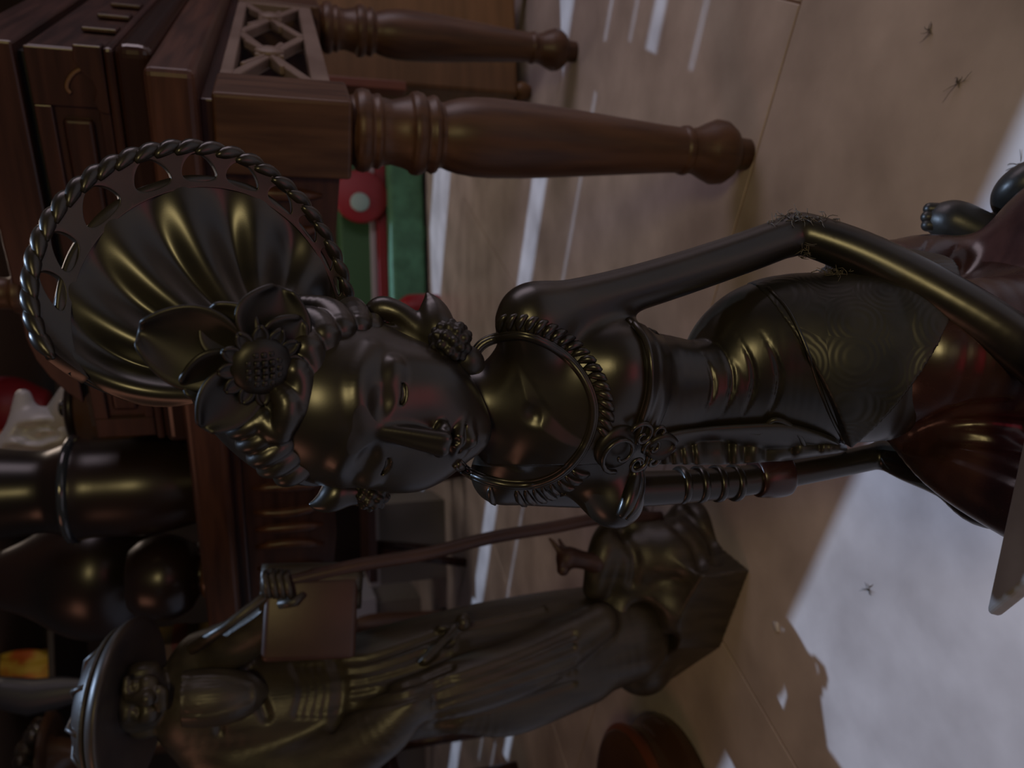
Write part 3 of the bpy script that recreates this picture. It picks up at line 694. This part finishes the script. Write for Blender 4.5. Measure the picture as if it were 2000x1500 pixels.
tbox('upper_body', -.082, .34, CB+.012, .60, 1.147, 1.215, RED_WOOD, chest, .004)
cut_board('scroll_end', [(.335, 1.147), (.335, 1.213), (.38, 1.213), (.42, 1.205), (.455, 1.190), (.485, 1.170), (.51, 1.147)], CB+.012, .60, RED_WOOD, chest)
link('turned_post', lathe_me('turned_post', T(.305, CB+.03, 1.205), ZV, smooth_prof([(0, .030), (.012, .032), (.02, .026), (.05, .026), (.08, .022), (.10, .028), (.12, .015)], 4), 28), LEG_WOOD, chest)
ptubeM = mat('scroll_wood', (0.16, 0.085, 0.045), 0.4)
pts = [onb(x, y, CB+.010) for x, y in crom([(182, 124, 0), (165, 132, 0), (145, 142, 0), (133, 158, 0), (131, 172, 0), (138, 182, 0)], 6)[:, :2]]
link('scroll_line', tube_me('scroll_line', pts, .003, 6), ptubeM, chest)

# ================================================================ things on the left of the table
DARKV = mat('black_brown_lacquer', (0.010, 0.007, 0.006), 0.30, 0.5, col2=(0.022, 0.012, 0.010), scale=5)
BROWNV = mat('brown_lacquer', (0.06, 0.028, 0.016), 0.25, 0.6, col2=(0.10, 0.05, 0.025), scale=4)
def vase(name, a, b, prof, m, label, cat, group=None, z0=.9705, n=40, axis=ZV, parts=()):
    c = T(a, b, z0)
    e = empty(name, c, label=label, cat=cat, group=group)
    link('body', lathe_me(name, c, axis, smooth_prof(prof, 5), n), m, e)
    for nm, pr, mm in parts: link(nm, lathe_me(nm, c, axis, smooth_prof(pr, 4), n), mm, e)
    return e
vase('lacquer_vase', 1.09, .21, [(0, .070), (.01, .075), (.05, .050), (.10, .062), (.16, .120), (.24, .155), (.32, .140), (.40, .090), (.46, .062)], DARKV, 'big bulging black-brown lacquer vase above the old man\'s hat', 'vase',
     parts=(('rim', [(.46, .060), (.464, .068), (.472, .068), (.476, .058)], BROWNV),))
vase('lacquer_bowl', .946, .03, [(0, .045), (.008, .050), (.02, .042), (.04, .072), (.08, .088), (.125, .082), (.150, .066), (.153, .060), (.125, .070), (.08, .078), (.045, .04), (.040, .005)], DARKV, 'dark round bowl at the front edge of the table', 'bowl',
     parts=(('foot_ring', [(0, .050), (.004, .054), (.012, .052), (.016, .046)], BROWNV),))
vase('wooden_jar', .735, .36, [(0, .09), (.01, .10), (.05, .125), (.12, .140), (.20, .130), (.25, .10), (.27, .085), (.275, .02)], BROWNV, 'broad brown jar with a curved shoulder behind the black urn', 'jar',
     parts=(('lid', [(.270, .088), (.280, .090), (.292, .07), (.300, .02), (.312, .018), (.318, .004)], DARKV),))
vase('black_urn', .752, .095, [(0, .070), (.01, .080), (.10, .098), (.20, .096), (.235, .100), (.26, .088), (.30, .080), (.42, .094), (.54, .100), (.64, .070), (.66, .03)], DARKV, 'tall glossy black urn beside the left end of the panelled chest', 'urn',
     parts=(('shoulder_ring', [(.228, .099), (.234, .106), (.244, .106), (.250, .092)], mat('bright_lacquer', (0.03, 0.035, 0.045), 0.15, 0.9)),))
def tb(name, a, b, w, d, h, m, label, cat, group=None, top=None):
    e = empty(name, T(a, b, .9705), label=label, cat=cat, group=group)
    tbox('carton', a-w/2, a+w/2, b-d/2, b+d/2, .9705, .9705+h, m, e, .003)
    tbox('label_band', a-w/2-.001, a+w/2+.001, b-d/2-.001, b+d/2+.001, .9705+h*.45, .9705+h*.72, top or m, e, 0)
    return e
OCHRE = mat('ochre_box', (0.16, 0.11, 0.05), 0.4); RUST = mat('rust_wood', (0.16, 0.05, 0.025), 0.4); CREAM = mat('cream_paper', (0.42, 0.36, 0.22), 0.5); RED = mat('red_paper', (0.30, 0.015, 0.022), 0.45); PINK = mat('pink_paper', (0.6, 0.07, 0.12), 0.45)
tb('ochre_carton', 1.075, -.045, .075, .05, .105, OCHRE, 'small ochre carton between the bowl and the old man\'s hat', 'box', top=RUST)
tb('red_packet', .90, .66, .10, .06, .36, CREAM, 'red and cream packet glimpsed between the dark vases', 'packet', top=RED)
tb('pink_packet', 1.02, .68, .10, .06, .30, OCHRE, 'pink banded packet glimpsed above the dark bowl', 'packet', top=PINK)
wl = P(60, 850, 2.05)
bag = Sculpt(wl-.16, wl+.16, .004)
bag.chain([(P(20, 905, 2.05), .055), (P(75, 850, 2.05), .062), (P(110, 845, 2.05), .055)], k=.02); bag.chain([(P(45, 775, 2.05), .018), (P(50, 815, 2.05), .032), (P(70, 845, 2.05), .05)], k=.02)
for k in range(9):
    q = P(20+rng.random()*90, 815+rng.random()*80, 1.99); bag.ell(q, (.012, .02, .028), k=.012, sub=True)
bagc = empty('plastic_bag', T(.66, .72, .9705), label='crumpled white plastic bag standing behind the scrolled chest end', cat='bag')
link('bag_body', bag.mesh('bag'), mat('white_plastic', (0.42, 0.42, 0.46), 0.35), bagc)
lo_ = T(.66, .72, 1.06); hi_ = P(110, 845, 2.05)
link('bag_bottom', tube_me('bag_bottom', [lo_, lo_*.5+hi_*.5, hi_], [.08, .085, .05], 16), bagc.children[0].data.materials[0], bagc)
# ================================================================ the old man carving
OLD = mat('aged_carved_wood', (0.028, 0.022, 0.015), 0.40, 0.55, col2=(0.052, 0.042, 0.028), scale=10, stretch=(5, 5, 1), bump=0.15, bscale=70, bdist=0.003, rvar=0.06)
OLD_RED = mat('aged_red_wood', (0.034, 0.015, 0.011), 0.42, 0.5, col2=(0.062, 0.028, 0.019), scale=8, bump=0.1, bscale=60)
OLD_DARK = mat('dark_hat_wood', (0.030, 0.024, 0.022), 0.40, 0.55, col2=(0.055, 0.042, 0.034), scale=12, bump=0.1, bscale=80)
elder = empty('old_man_statue', (-.50, 1.42, 0), label='brown carved old man with a wide hat, long beard and staff on a rocky base', cat='statue')
E = Sculpt((-.88, 1.14, .10), (-.18, 1.62, 1.12), .0038)
E.chain([(P(390, 1372, 1.43), .080), (P(520, 1378, 1.43), .092), (P(650, 1360, 1.43), .098), (P(800, 1325, 1.43), .105), (P(950, 1295, 1.43), .112), (P(1100, 1262, 1.43), .108), (P(1215, 1235, 1.42), .095)], k=.01)
E.cap(P(395, 1300, 1.43), P(410, 1450, 1.43), .045, .050, k=.05)
E.ell(P(275, 1364, 1.405), (.052, .052, .066), k=0); E.cap(P(300, 1364, 1.42), P(380, 1368, 1.43), .036, .05, k=.02)
E.cap(P(252, 1363, 1.352), P(288, 1364, 1.338), .007, .013, k=.008)                      # nose
for y in (1338, 1392):
    E.ell(P(288, y, 1.358), (.017, .014, .018), k=.010); E.cap(P(248, y-12, 1.362), P(246, y+10, 1.358), .006, .007, k=.006)
    E.ell(P(264, y, 1.348), (.013, .012, .008), k=.004, sub=True); E.ell(P(265, y, 1.362), (.011, .010, .007), k=.003)
E.cap(P(312, 1346, 1.345), P(312, 1384, 1.345), .007, .007, k=.004); E.cap(P(322, 1350, 1.346), P(322, 1380, 1.346), .006, .006, k=.004)
E.ell(P(280, 1308, 1.40), (.014, .02, .028), k=.006); E.ell(P(285, 1424, 1.40), (.014, .02, .028), k=.006)   # ears
E.chain([(P(402, 1285, 1.42), .048), (P(470, 1250, 1.38), .040), (P(540, 1205, 1.345), .034), (P(555, 1160, 1.325), .026)], k=.02)
E.chain([(P(420, 1462, 1.41), .052), (P(520, 1488, 1.38), .055), (P(640, 1478, 1.345), .056), (P(740, 1425, 1.315), .050), (P(800, 1372, 1.30), .036)], k=.015)
E.chain([(P(790, 1370, 1.31), .030), (P(900, 1340, 1.32), .050), (P(1040, 1290, 1.33), .050), (P(1170, 1215, 1.34), .035)], k=.015)   # long sleeve hanging forward
E.chain([(P(900, 1390, 1.36), .035), (P(1000, 1385, 1.37), .045), (P(1150, 1330, 1.38), .040)], k=.02)
eb = bvh_of(E.mesh('tmp'))
def groove(pts, r, k=.008, S_=E, b=None, deep=.0, sub=True):
    ln = []
    for x, y in crom([(*p, 0) for p in pts], 5)[:, :2]:
        p, n = hit(b or eb, x, y)
        if p is not None: ln.append((p+n*deep, r))
    if len(ln) > 1: S_.chain(ln, k=k, sub=sub, sm=1)
for y in (1292, 1318, 1342, 1366, 1390):
    groove([(655, y), (720, y-8+(1340-y)*.1), (800, y-30), (880, y-62)], .0055)
for i in range(5): groove([(575+i*17, 1300), (590+i*16, 1345), (580+i*17, 1395)], .0045)
groove([(652, 1288), (668, 1330), (664, 1390), (650, 1420)], .009)
groove([(480, 1300), (500, 1345), (520, 1400)], .008); groove([(470, 1310), (430, 1370), (430, 1430)], .006)
for i in range(5): groove([(850, 1345-i*4+i*22), (980, 1300+i*20), (1120, 1240+i*24)], .0055)
groove([(860, 1230), (940, 1218), (1060, 1190)], .006, sub=False, deep=.004); groove([(830, 1290), (880, 1240), (905, 1215)], .008, sub=False, deep=.003)
E.ell(P(905, 1215, 1.33), (.016, .016, .014), k=.006)
old_body = link('body', E.mesh('body'), OLD, elder)
# beard and moustache
Bd = Sculpt((-.75, 1.22, .62), (-.30, 1.48, .98), .0034)
Bd.chain([(P(335, 1365, 1.362), .040), (P(400, 1362, 1.350), .046), (P(460, 1358, 1.348), .040), (P(505, 1352, 1.355), .016)], k=0)
Bd.chain([(P(328, 1365, 1.338), .010), (P(340, 1340, 1.338), .012), (P(362, 1322, 1.345), .006)], k=.004); Bd.chain([(P(328, 1365, 1.338), .010), (P(340, 1392, 1.338), .012), (P(362, 1408, 1.345), .006)], k=.004)
bb = bvh_of(Bd.mesh('tmp'))
for i in range(7): groove([(355, 1330+i*11), (420, 1326+i*11), (490, 1338+i*5)], .0035, .005, Bd, bb)
link('beard', Bd.mesh('beard'), OLD, elder, label='long carved beard and moustache')
# hat
hn = np.array([.02, .22, .97]); hn /= np.linalg.norm(hn); hcn = P(250, 1376, 1.405)
hat = link('hat', lathe_me('hat', hcn, hn, smooth_prof([(-.004, .060), (-.008, .10), (-.012, .134), (-.006, .141), (.006, .134), (.014, .118), (.030, .108), (.050, .085), (.062, .045), (.066, .003)], 5), 56), OLD_DARK, elder, label='wide domed hat with a banded brim')
link('hat_band', lathe_me('hat_band', hcn, hn, smooth_prof([(.010, .119), (.014, .128), (.022, .124), (.026, .110)], 4), 56), OLD, hat)
for k in range(10):
    th = 2*math.pi*k/10; e1 = np.cross(hn, (1, 0, 0)); e1 /= np.linalg.norm(e1); e2 = np.cross(hn, e1); d = e1*math.cos(th)+e2*math.sin(th)
    link('hat_rib', tube_me('hat_rib', [hcn+d*.112+hn*.026, hcn+d*.088+hn*.052, hcn+d*.05+hn*.064, hcn+d*.01+hn*.069], [.004, .005, .005, .003], 6), OLD_DARK, hat)
# rod over the arm, long gnarled staff, scroll case with the hand on it
link('rod', tube_me('rod', [P(372, 1268, 1.36), P(440, 1225, 1.34), P(524, 1160, 1.31)], [.010, .008, .008], 10), OLD, elder, label='thin rod resting on the shoulder')
link('staff', tube_me('staff', crom([P(545, 1140, 1.315), P(700, 1104, 1.32), P(830, 1082, 1.335), P(960, 1050, 1.345), P(1080, 1030, 1.35), P(1180, 1012, 1.36), P(1290, 1010, 1.375)], 5), .0115, 10), OLD_RED, elder, label='long slightly bent wooden staff')
sc_c = P(606, 1205, 1.325); su = P(520, 1200, 1.325)-P(700, 1195, 1.325); sh = np.linalg.norm(su)/2; su /= np.linalg.norm(su); sl_ = np.array([1, .15, 0]); sl_ = sl_-su*(sl_@su); sl_ /= np.linalg.norm(sl_); sf = np.cross(su, sl_)
case = link('scroll_case', box_me('scroll_case', sc_c, su*sh, sl_*.066, sf*.028, .010, 3), OLD_RED, elder, label='squarish scroll case held in front')
for off, r in ((.062, .026), (.030, .020)): link('rolled_edge', lathe_me('rolled_edge', sc_c+sl_*off-su*sh-sf*0, su, smooth_prof([(0, r*.8), (.004, r), (2*sh-.004, r), (2*sh, r*.8)], 3), 18), OLD, case)
for i in range(4):
    y0 = 1128; x0 = 516+i*14
    link('finger', tube_me('finger', [P(x0+10, 1166, 1.292), P(x0+4, 1146, 1.288), P(x0, y0, 1.294), P(x0+2, 1112+abs(i-1.5)*3, 1.31)], [.0065, .0065, .006, .004], 7), OLD, elder)
link('thumb', tube_me('thumb', [P(545, 1180, 1.298), P(575, 1176, 1.290), P(592, 1160, 1.292)], [.008, .0075, .005], 7), OLD, elder)
# rocky base with a small horned animal
R_ = Sculpt((-.86, 1.14, -.01), (-.18, 1.92, .36), .005)
cor = [(-.292, 1.475), (-.353, 1.228), (-.530, 1.338), (-.705, 1.60), (-.50, 1.75)]
X, Y, Z = R_.grid(); d = np.full(R_.n, -1., np.float32)
for (x0, y0), (x1, y1) in zip(cor, cor[1:]+cor[:1]):
    nx, ny = (y1-y0), -(x1-x0); l = math.hypot(nx, ny); nx, ny = nx/l, ny/l
    if nx*(-.48-x0)+ny*(1.48-y0) > 0: nx, ny = -nx, -ny
    d = np.maximum(d, ((X-x0)*nx+(Y-y0)*ny+Z*.12).astype(np.float32))
d = np.maximum(d, (Z-.105-.02*np.sin(X*22)*np.sin(Y*17)).astype(np.float32)); d = np.maximum(d, (-Z).astype(np.float32)); R_.F = d
for x, y, Yw, r in ((1230, 1090, 1.40, (.085, .07, .075)), (1310, 1085, 1.36, (.075, .07, .070)), (1350, 1040, 1.42, (.07, .07, .05)), (1215, 1190, 1.43, (.08, .09, .09)), (1300, 1180, 1.36, (.05, .06, .06)), (1250, 1280, 1.48, (.08, .08, .07))):
    R_.ell(P(x, y, Yw), r, k=.03)
R_.chain([(P(1160, 1150, 1.38), .022), (P(1175, 1095, 1.37), .030), (P(1195, 1050, 1.38), .034), (P(1240, 1010, 1.40), .03)], k=.02)
R_.ell(P(1262, 1215, 1.335), (.035, .05, .030), k=.02, sub=True); R_.ell(P(1235, 1040, 1.32), (.02, .05, .03), k=.02, sub=True); R_.ell(P(1285, 1140, 1.29), (.012, .03, .05), k=.015, sub=True)
rb = bvh_of(R_.mesh('tmp'))
for pts in ([(1300, 1010), (1350, 1060), (1370, 1110)], [(1330, 990), (1385, 1050), (1400, 1100)], [(1215, 1040), (1240, 1090), (1235, 1140)]): groove(pts, .007, .012, R_, rb)
rock = link('rocky_base', R_.mesh('rocky_base'), OLD, elder, label='rocky base with rounded boulders')
A_ = Sculpt(P(1130, 1090, 1.36)-.13, P(1130, 1090, 1.36)+.13, .003)
A_.chain([(P(1165, 1100, 1.36), .020), (P(1140, 1094, 1.36), .017), (P(1112, 1088, 1.36), .020)], k=0); A_.cap(P(1105, 1092, 1.36), P(1100, 1112, 1.345), .019, .012, k=.008)
A_.cap(P(1096, 1080, 1.36), P(1074, 1052, 1.365), .007, .003, k=.006); A_.cap(P(1102, 1074, 1.37), P(1092, 1053, 1.38), .006, .003, k=.006)
link('horned_animal', A_.mesh('horned_animal'), OLD_RED, rock, label='small horned animal head looking up')

# round glossy base beside him
c = np.array([-.965, 1.545, 0])
st = empty('round_wooden_base', c, label='low glossy round wooden base beside the old man\'s rocky base', cat='base')
link('body', lathe_me('body', c, ZV, smooth_prof([(0, .205), (.03, .208), (.06, .190), (.085, .195), (.110, .190), (.122, .16), (.125, .02)], 5), 56), BROWNV, st)
link('top_moulding', lathe_me('top_moulding', c, ZV, smooth_prof([(.086, .190), (.094, .200), (.104, .200), (.112, .188)], 4), 56), RUST, st)

# ================================================================ beyond the table
GREEN = mat('green_cloth', (0.05, 0.16, 0.08), 0.6, col2=(0.08, 0.25, 0.13), scale=14)
GREEN_D = mat('green_paint', (0.045, 0.13, 0.05), 0.6)
PALE = mat('pale_board', (0.42, 0.42, 0.44), 0.5)
PALE2 = mat('grey_board', (0.24, 0.23, 0.22), 0.6)
GOLDB = mat('golden_brown_wood', (0.13, 0.065, 0.018), 0.45, col2=(0.18, 0.09, 0.03), scale=4, stretch=(1, 1, 10))
def wbox(name, x0, x1, y0, y1, z0, z1, m, parent=None, bev=.004, **k):
    return link(name, box_me(name, ((x0+x1)/2, (y0+y1)/2, (z0+z1)/2), ((x1-x0)/2, 0, 0), (0, (y1-y0)/2, 0), (0, 0, (z1-z0)/2), bev, 2), m, parent, smooth=False, **k)
gb = empty('green_bench', (.9, 4.6, 0), label='low green covered bench seen under the table', cat='bench')
wbox('bench_base', -.35, 2.1, 4.40, 5.0, .02, .215, GREEN, gb, .02); wbox('bench_back', -.35, 2.1, 4.62, 5.0, .215, .48, GREEN_D, gb, .01)
wbox('red_edge', -.35, 2.1, 4.55, 4.62, .217, .27, RED, gb, .004); wbox('white_edge', -.35, 2.1, 4.60, 4.64, .275, .31, PALE, gb, .004)
for sx in (-.25, .9, 2.0): wbox('foot', sx-.04, sx+.04, 4.45, 4.95, 0, .02, GREEN_D, gb, .002)
disc = link('round_tag', lathe_me('round_tag', P(705, 385, 4.54), (0, -1, 0), [(0, .155), (.02, .155), (.024, .145)], 40), RED, gb, label='round red tag with a pale green centre')
link('tag_centre', lathe_me('tag_centre', P(703, 395, 4.516), (0, -1, 0), [(0, .055), (.008, .055), (.010, .048)], 28), mat('pale_green', (0.35, 0.5, 0.45), 0.5), disc)
rbt = empty('red_bottle', (.42, 4.16, 0), label='red bottle standing before the green bench', cat='bottle')
link('bottle', lathe_me('bottle', (.42, 4.16, 0), ZV, smooth_prof([(0, .08), (.01, .085), (.14, .085), (.19, .07), (.23, .035), (.28, .032)], 4), 24), RED, rbt)
link('cap', lathe_me('cap', (.42, 4.16, .28), ZV, [(0, .036), (.05, .036), (.055, .03)], 20), DARKV, rbt)
gc = empty('golden_brown_cabinet', (1.06, 2.46, 0), label='golden brown cabinet side behind the right rear table leg', cat='cabinet')
wbox('side_panel', .945, 1.35, 2.40, 2.80, .05, .82, GOLDB, gc, .012); wbox('top_board', .92, 1.37, 2.38, 2.82, .82, .85, GOLDB, gc); wbox('side_moulding', .925, .955, 2.385, 2.44, .42, .82, RUST, gc)
for sx, sy in ((.97, 2.43), (1.32, 2.43), (.97, 2.77), (1.32, 2.77)): link('foot', lathe_me('foot', (sx, sy, 0), ZV, smooth_prof([(0, .018), (.02, .028), (.04, .03), (.052, .022)], 3), 18), GOLDB, gc)
ft_ = np.array([2.42, 3.42, 0])
t2 = empty('far_table', tuple(ft_), label='far wooden table with turned legs at the upper edge', cat='table')
for dx, dy in ((0, 0), (.9, 0), (0, .6), (.9, .6)):
    o = link('leg', leg_me, LEG_WOOD, t2); o.location = ft_+np.array([dx, dy, 0])
    o.matrix_parent_inverse = Matrix.Translation(-t2.location)
wbox('table_top', ft_[0]-.08, ft_[0]+.98, ft_[1]-.08, ft_[1]+.68, .70, .75, TABLE_WOOD, t2)
pb = empty('pale_crate', (-.62, 4.3, 0), label='grey and white box under the table beyond the staff', cat='box')
wbox('crate', -1.05, -.62, 4.15, 4.55, 0, .36, PALE2, pb); wbox('lid', -1.06, -.61, 4.14, 4.56, .36, .42, PALE, pb)
pb2 = empty('pale_bench', (-2.6, 5.2, 0), label='pale bluish bench against the dark back wall on the left', cat='bench')
wbox('seat', -4.2, -1.35, 5.0, 5.6, .30, .52, mat('bluish_cloth', (0.46, 0.48, 0.56), 0.6), pb2); wbox('panel', -4.15, -1.4, 5.1, 5.55, 0, .30, PALE2, pb2)
ch = empty('dark_stool', (-.62, 3.75, 0), label='dark wooden stool with splayed legs beyond the table', cat='stool')
for (x0, y0, x1, y1) in ((-.42, 3.65, -.50, 3.70), (-.86, 3.65, -.78, 3.70), (-.42, 3.95, -.50, 3.9), (-.86, 3.95, -.78, 3.9)):
    link('leg', tube_me('leg', [(x0, y0, 0), (x1, y1, .43)], .022, 8), RED_WOOD, ch)
wbox('seat', -.90, -.38, 3.6, 4.0, .43, .47, RED_WOOD, ch)
ph = empty('pink_chest', (-.2, 4.3, 0), label='dusty pink chest beyond the table behind the collar', cat='chest')
wbox('body', -.33, .15, 3.62, 4.0, .012, .20, mat('dusty_pink', (0.24, 0.10, 0.11), 0.55), ph); wbox('lid', -.34, .16, 3.61, 4.01, .20, .235, RED_WOOD, ph)
for sx in (-.29, .11): wbox('foot', sx-.03, sx+.03, 3.65, 3.97, 0, .012, RED_WOOD, ph, 0)
c2 = empty('slat_stool', (-1.62, 3.1, 0), label='dark wooden stool at the bottom edge beyond the old man\'s robe', cat='stool')
for (x, y) in ((-1.48, 2.85), (-1.85, 2.85), (-1.48, 3.2), (-1.85, 3.2)): link('leg', tube_me('leg', [(x, y, 0), (x, y, .44)], .024, 10), RED_WOOD, c2)
wbox('seat', -1.9, -1.43, 2.80, 3.25, .44, .48, RED_WOOD, c2)

# tall dark cabinet with odds and ends, behind the left end of the table
DW = mat('dark_cabinet_wood', (0.020, 0.011, 0.008), 0.5, col2=(0.035, 0.018, 0.012), scale=5)
YC = 5.95; ZS = float(P(112, 1312, YC)[2])
dc = empty('dark_display_cabinet', (-2.4, 6.3, 0), label='tall dark display cabinet behind the left end of the table', cat='cabinet')
wbox('back_panel', -5.2, -.4, 6.60, 6.66, 0, 2.66, DW, dc); wbox('shelf', -5.2, -.4, 5.75, 6.60, ZS-.04, ZS, DW, dc); wbox('shelf', -5.2, -.4, 5.75, 6.60, .9, .94, DW, dc)
for sx in (-5.2, -.4): wbox('side_panel', sx-.02, sx+.02, 5.75, 6.66, 0, 2.66, DW, dc)
p0 = P(50, 1312, YC)
oc = empty('orange_cloth', (p0[0], YC, ZS), label='bright orange and yellow cloth on the cabinet shelf above the hat', cat='cloth')
Oc = Sculpt((p0[0]-.3, YC-.16, ZS), (p0[0]+.3, YC+.16, ZS+.6), .010)
Oc.box((p0[0], YC, ZS+.24), (.13, .07, .238), rnd=.05, k=0)
for i in range(8): Oc.ell((p0[0]-.14+.04*i, YC-.06, ZS+.14+.06*(i % 3)), (.03, .035, .13), k=.03)
X, Y, Z = Oc.grid(); Oc.F = np.maximum(Oc.F, (ZS+.003-Z).astype(np.float32)+0*Oc.F)
link('cloth', Oc.mesh('cloth'), mat('orange_cloth', (0.75, 0.16, 0.02), 0.5, col2=(0.85, 0.55, 0.06), scale=6, contrast=(.42, .58)), oc)
p1 = P(15, 800, YC)
rd = empty('red_ornament', (p1[0], YC, ZS), label='red ornament on the cabinet shelf beside the white plastic bag', cat='ornament')
link('body', lathe_me('body', (p1[0], YC, ZS), ZV, smooth_prof([(0, .12), (.04, .14), (.20, .22), (.38, .20), (.52, .08), (.56, .01)], 4), 28), RED, rd)
link('tassel', lathe_me('tassel', (p1[0]-.17, YC-.20, ZS), ZV, smooth_prof([(0, .04), (.2, .045), (.4, .012)], 3), 12), mat('orange_red', (0.7, 0.12, 0.03), 0.5), rd)
lamp('shelf_lamp', 'AREA', (-2.4, 5.0, 2.85), (-2.4, 6.1, 2.2), 5.0, (1.0, 0.85, 0.65), shape='RECTANGLE', size=1.5, size_y=0.2)
GLASS = mat('smoky_glass_beads', (0.10, 0.075, 0.055), 0.12, 0.8, col2=(0.02, 0.02, 0.022), scale=7)
bs = P(75, 1486, 4.75)
bowlb = empty('bead_bowl', (bs[0], bs[1], 0), label='brown stand heaped with glassy beads above the hat at the lower left corner', cat='ornament')
link('stand', lathe_me('stand', (bs[0], bs[1], 0), ZV, smooth_prof([(0, .16), (.03, .165), (.08, .06), (.6, .045), (bs[2]-.2, .08), (bs[2]-.08, .23), (bs[2]-.04, .24), (bs[2]-.04, .01)], 4), 28), BROWNV, bowlb)
for i in range(26):
    th, r = rng.random()*6.28, .19*math.sqrt(rng.random()); R0 = .036+.02*rng.random()
    S_ = lathe_me('bead', (bs[0]+r*math.cos(th), bs[1]+r*math.sin(th), bs[2]-.03+R0*.6+(.19-r)*.7*rng.random()), ZV, smooth_prof([(-R0, .001), (-R0*.6, R0*.8), (0, R0), (R0*.6, R0*.8), (R0, .001)], 3), 10)
    link('bead', S_, GLASS, bowlb)
gw = P(70, 1350, 4.2)
wing = empty('carved_wing', (gw[0], gw[1], 0), label='upright dark carved wing shape beside the orange cloth', cat='ornament')
link('wing_blade', tube_me('wing_blade', [(gw[0]+.03, gw[1], .0), (gw[0]+.03, gw[1], .8), P(175, 1345, 4.2), P(120, 1352, 4.2), P(60, 1362, 4.2), P(0, 1352, 4.2), P(-60, 1330, 4.2)], [.07, .05, .044, .072, .085, .072, .03], 12, flat=.5), mat('slate_wood', (0.05, 0.05, 0.058), 0.35, 0.6), wing)
link('wing_foot', lathe_me('wing_foot', (gw[0]+.03, gw[1], 0), ZV, smooth_prof([(0, .14), (.02, .14), (.05, .07), (.06, .02)], 3), 24), DW, wing)

# ================================================================ loose bits and a spot of light
hairm = mat('dust_hair', (0.10, 0.085, 0.07), 0.8)
def fuzz(name, spots, n, L, r, label, cat, b=None):
    bm = bmesh.new()
    for x, y, sx, sy in spots:
        for _ in range(n):
            px_, py_ = x+rng.normal()*sx, y+rng.normal()*sy; p, nn = hit(b, px_, py_) if b else (atz(px_, py_, 0), ZV)
            if p is None: continue
            d = rng.normal(size=3); d -= nn*(d@nn)*.7; d /= np.linalg.norm(d); e = rng.normal(size=3)*.5
            pts = [p+nn*.0006, p+nn*.0015+d*L*.3, p+nn*(.001+rng.random()*.0025)+(d+e*.4)*L*.7, p+nn*.001+(d+e*.8)*L]
            me = tube_me('f', pts, [r, r, r*.8, r*.4], 4); bm.from_mesh(me); bpy.data.meshes.remove(me)
    me = bpy.data.meshes.new(name); bm.to_mesh(me); bm.free()
    return link(name, me, hairm, None, label=label, cat=cat, kind='stuff')
fuzz('cobweb_tuft', [(1500, 432, 18, 4), (1540, 424, 20, 4), (1580, 428, 16, 7), (1572, 495, 6, 12), (1600, 524, 12, 6), (1640, 535, 12, 5), (1620, 424, 14, 5)], 26, .0065, .0004, 'grey cobweb and dust clinging to the bent elbow', 'cobweb', bv2)
fuzz('floor_lint', [(1816, 60, 3, 3), (1990, 326, 4, 4), (1872, 160, 4, 2), (1697, 1150, 2, 2)], 10, .010, .0005, 'small tufts of dark lint on the beige floor', 'lint')
sc_ = atz(1517, 1224); link('light_spot', box_me('light_spot', sc_+ZV*.0012, (.008, .002, 0), (-.001, .007, 0), (0, 0, .001), .0006, 1), mat('light_spot_white', (0.75, 0.75, 0.78), 0.6), None, label='tiny white spot of light, built as a chip, on the floor near the rocky base', cat='light spot')  # small white chip stands in for a spot of light
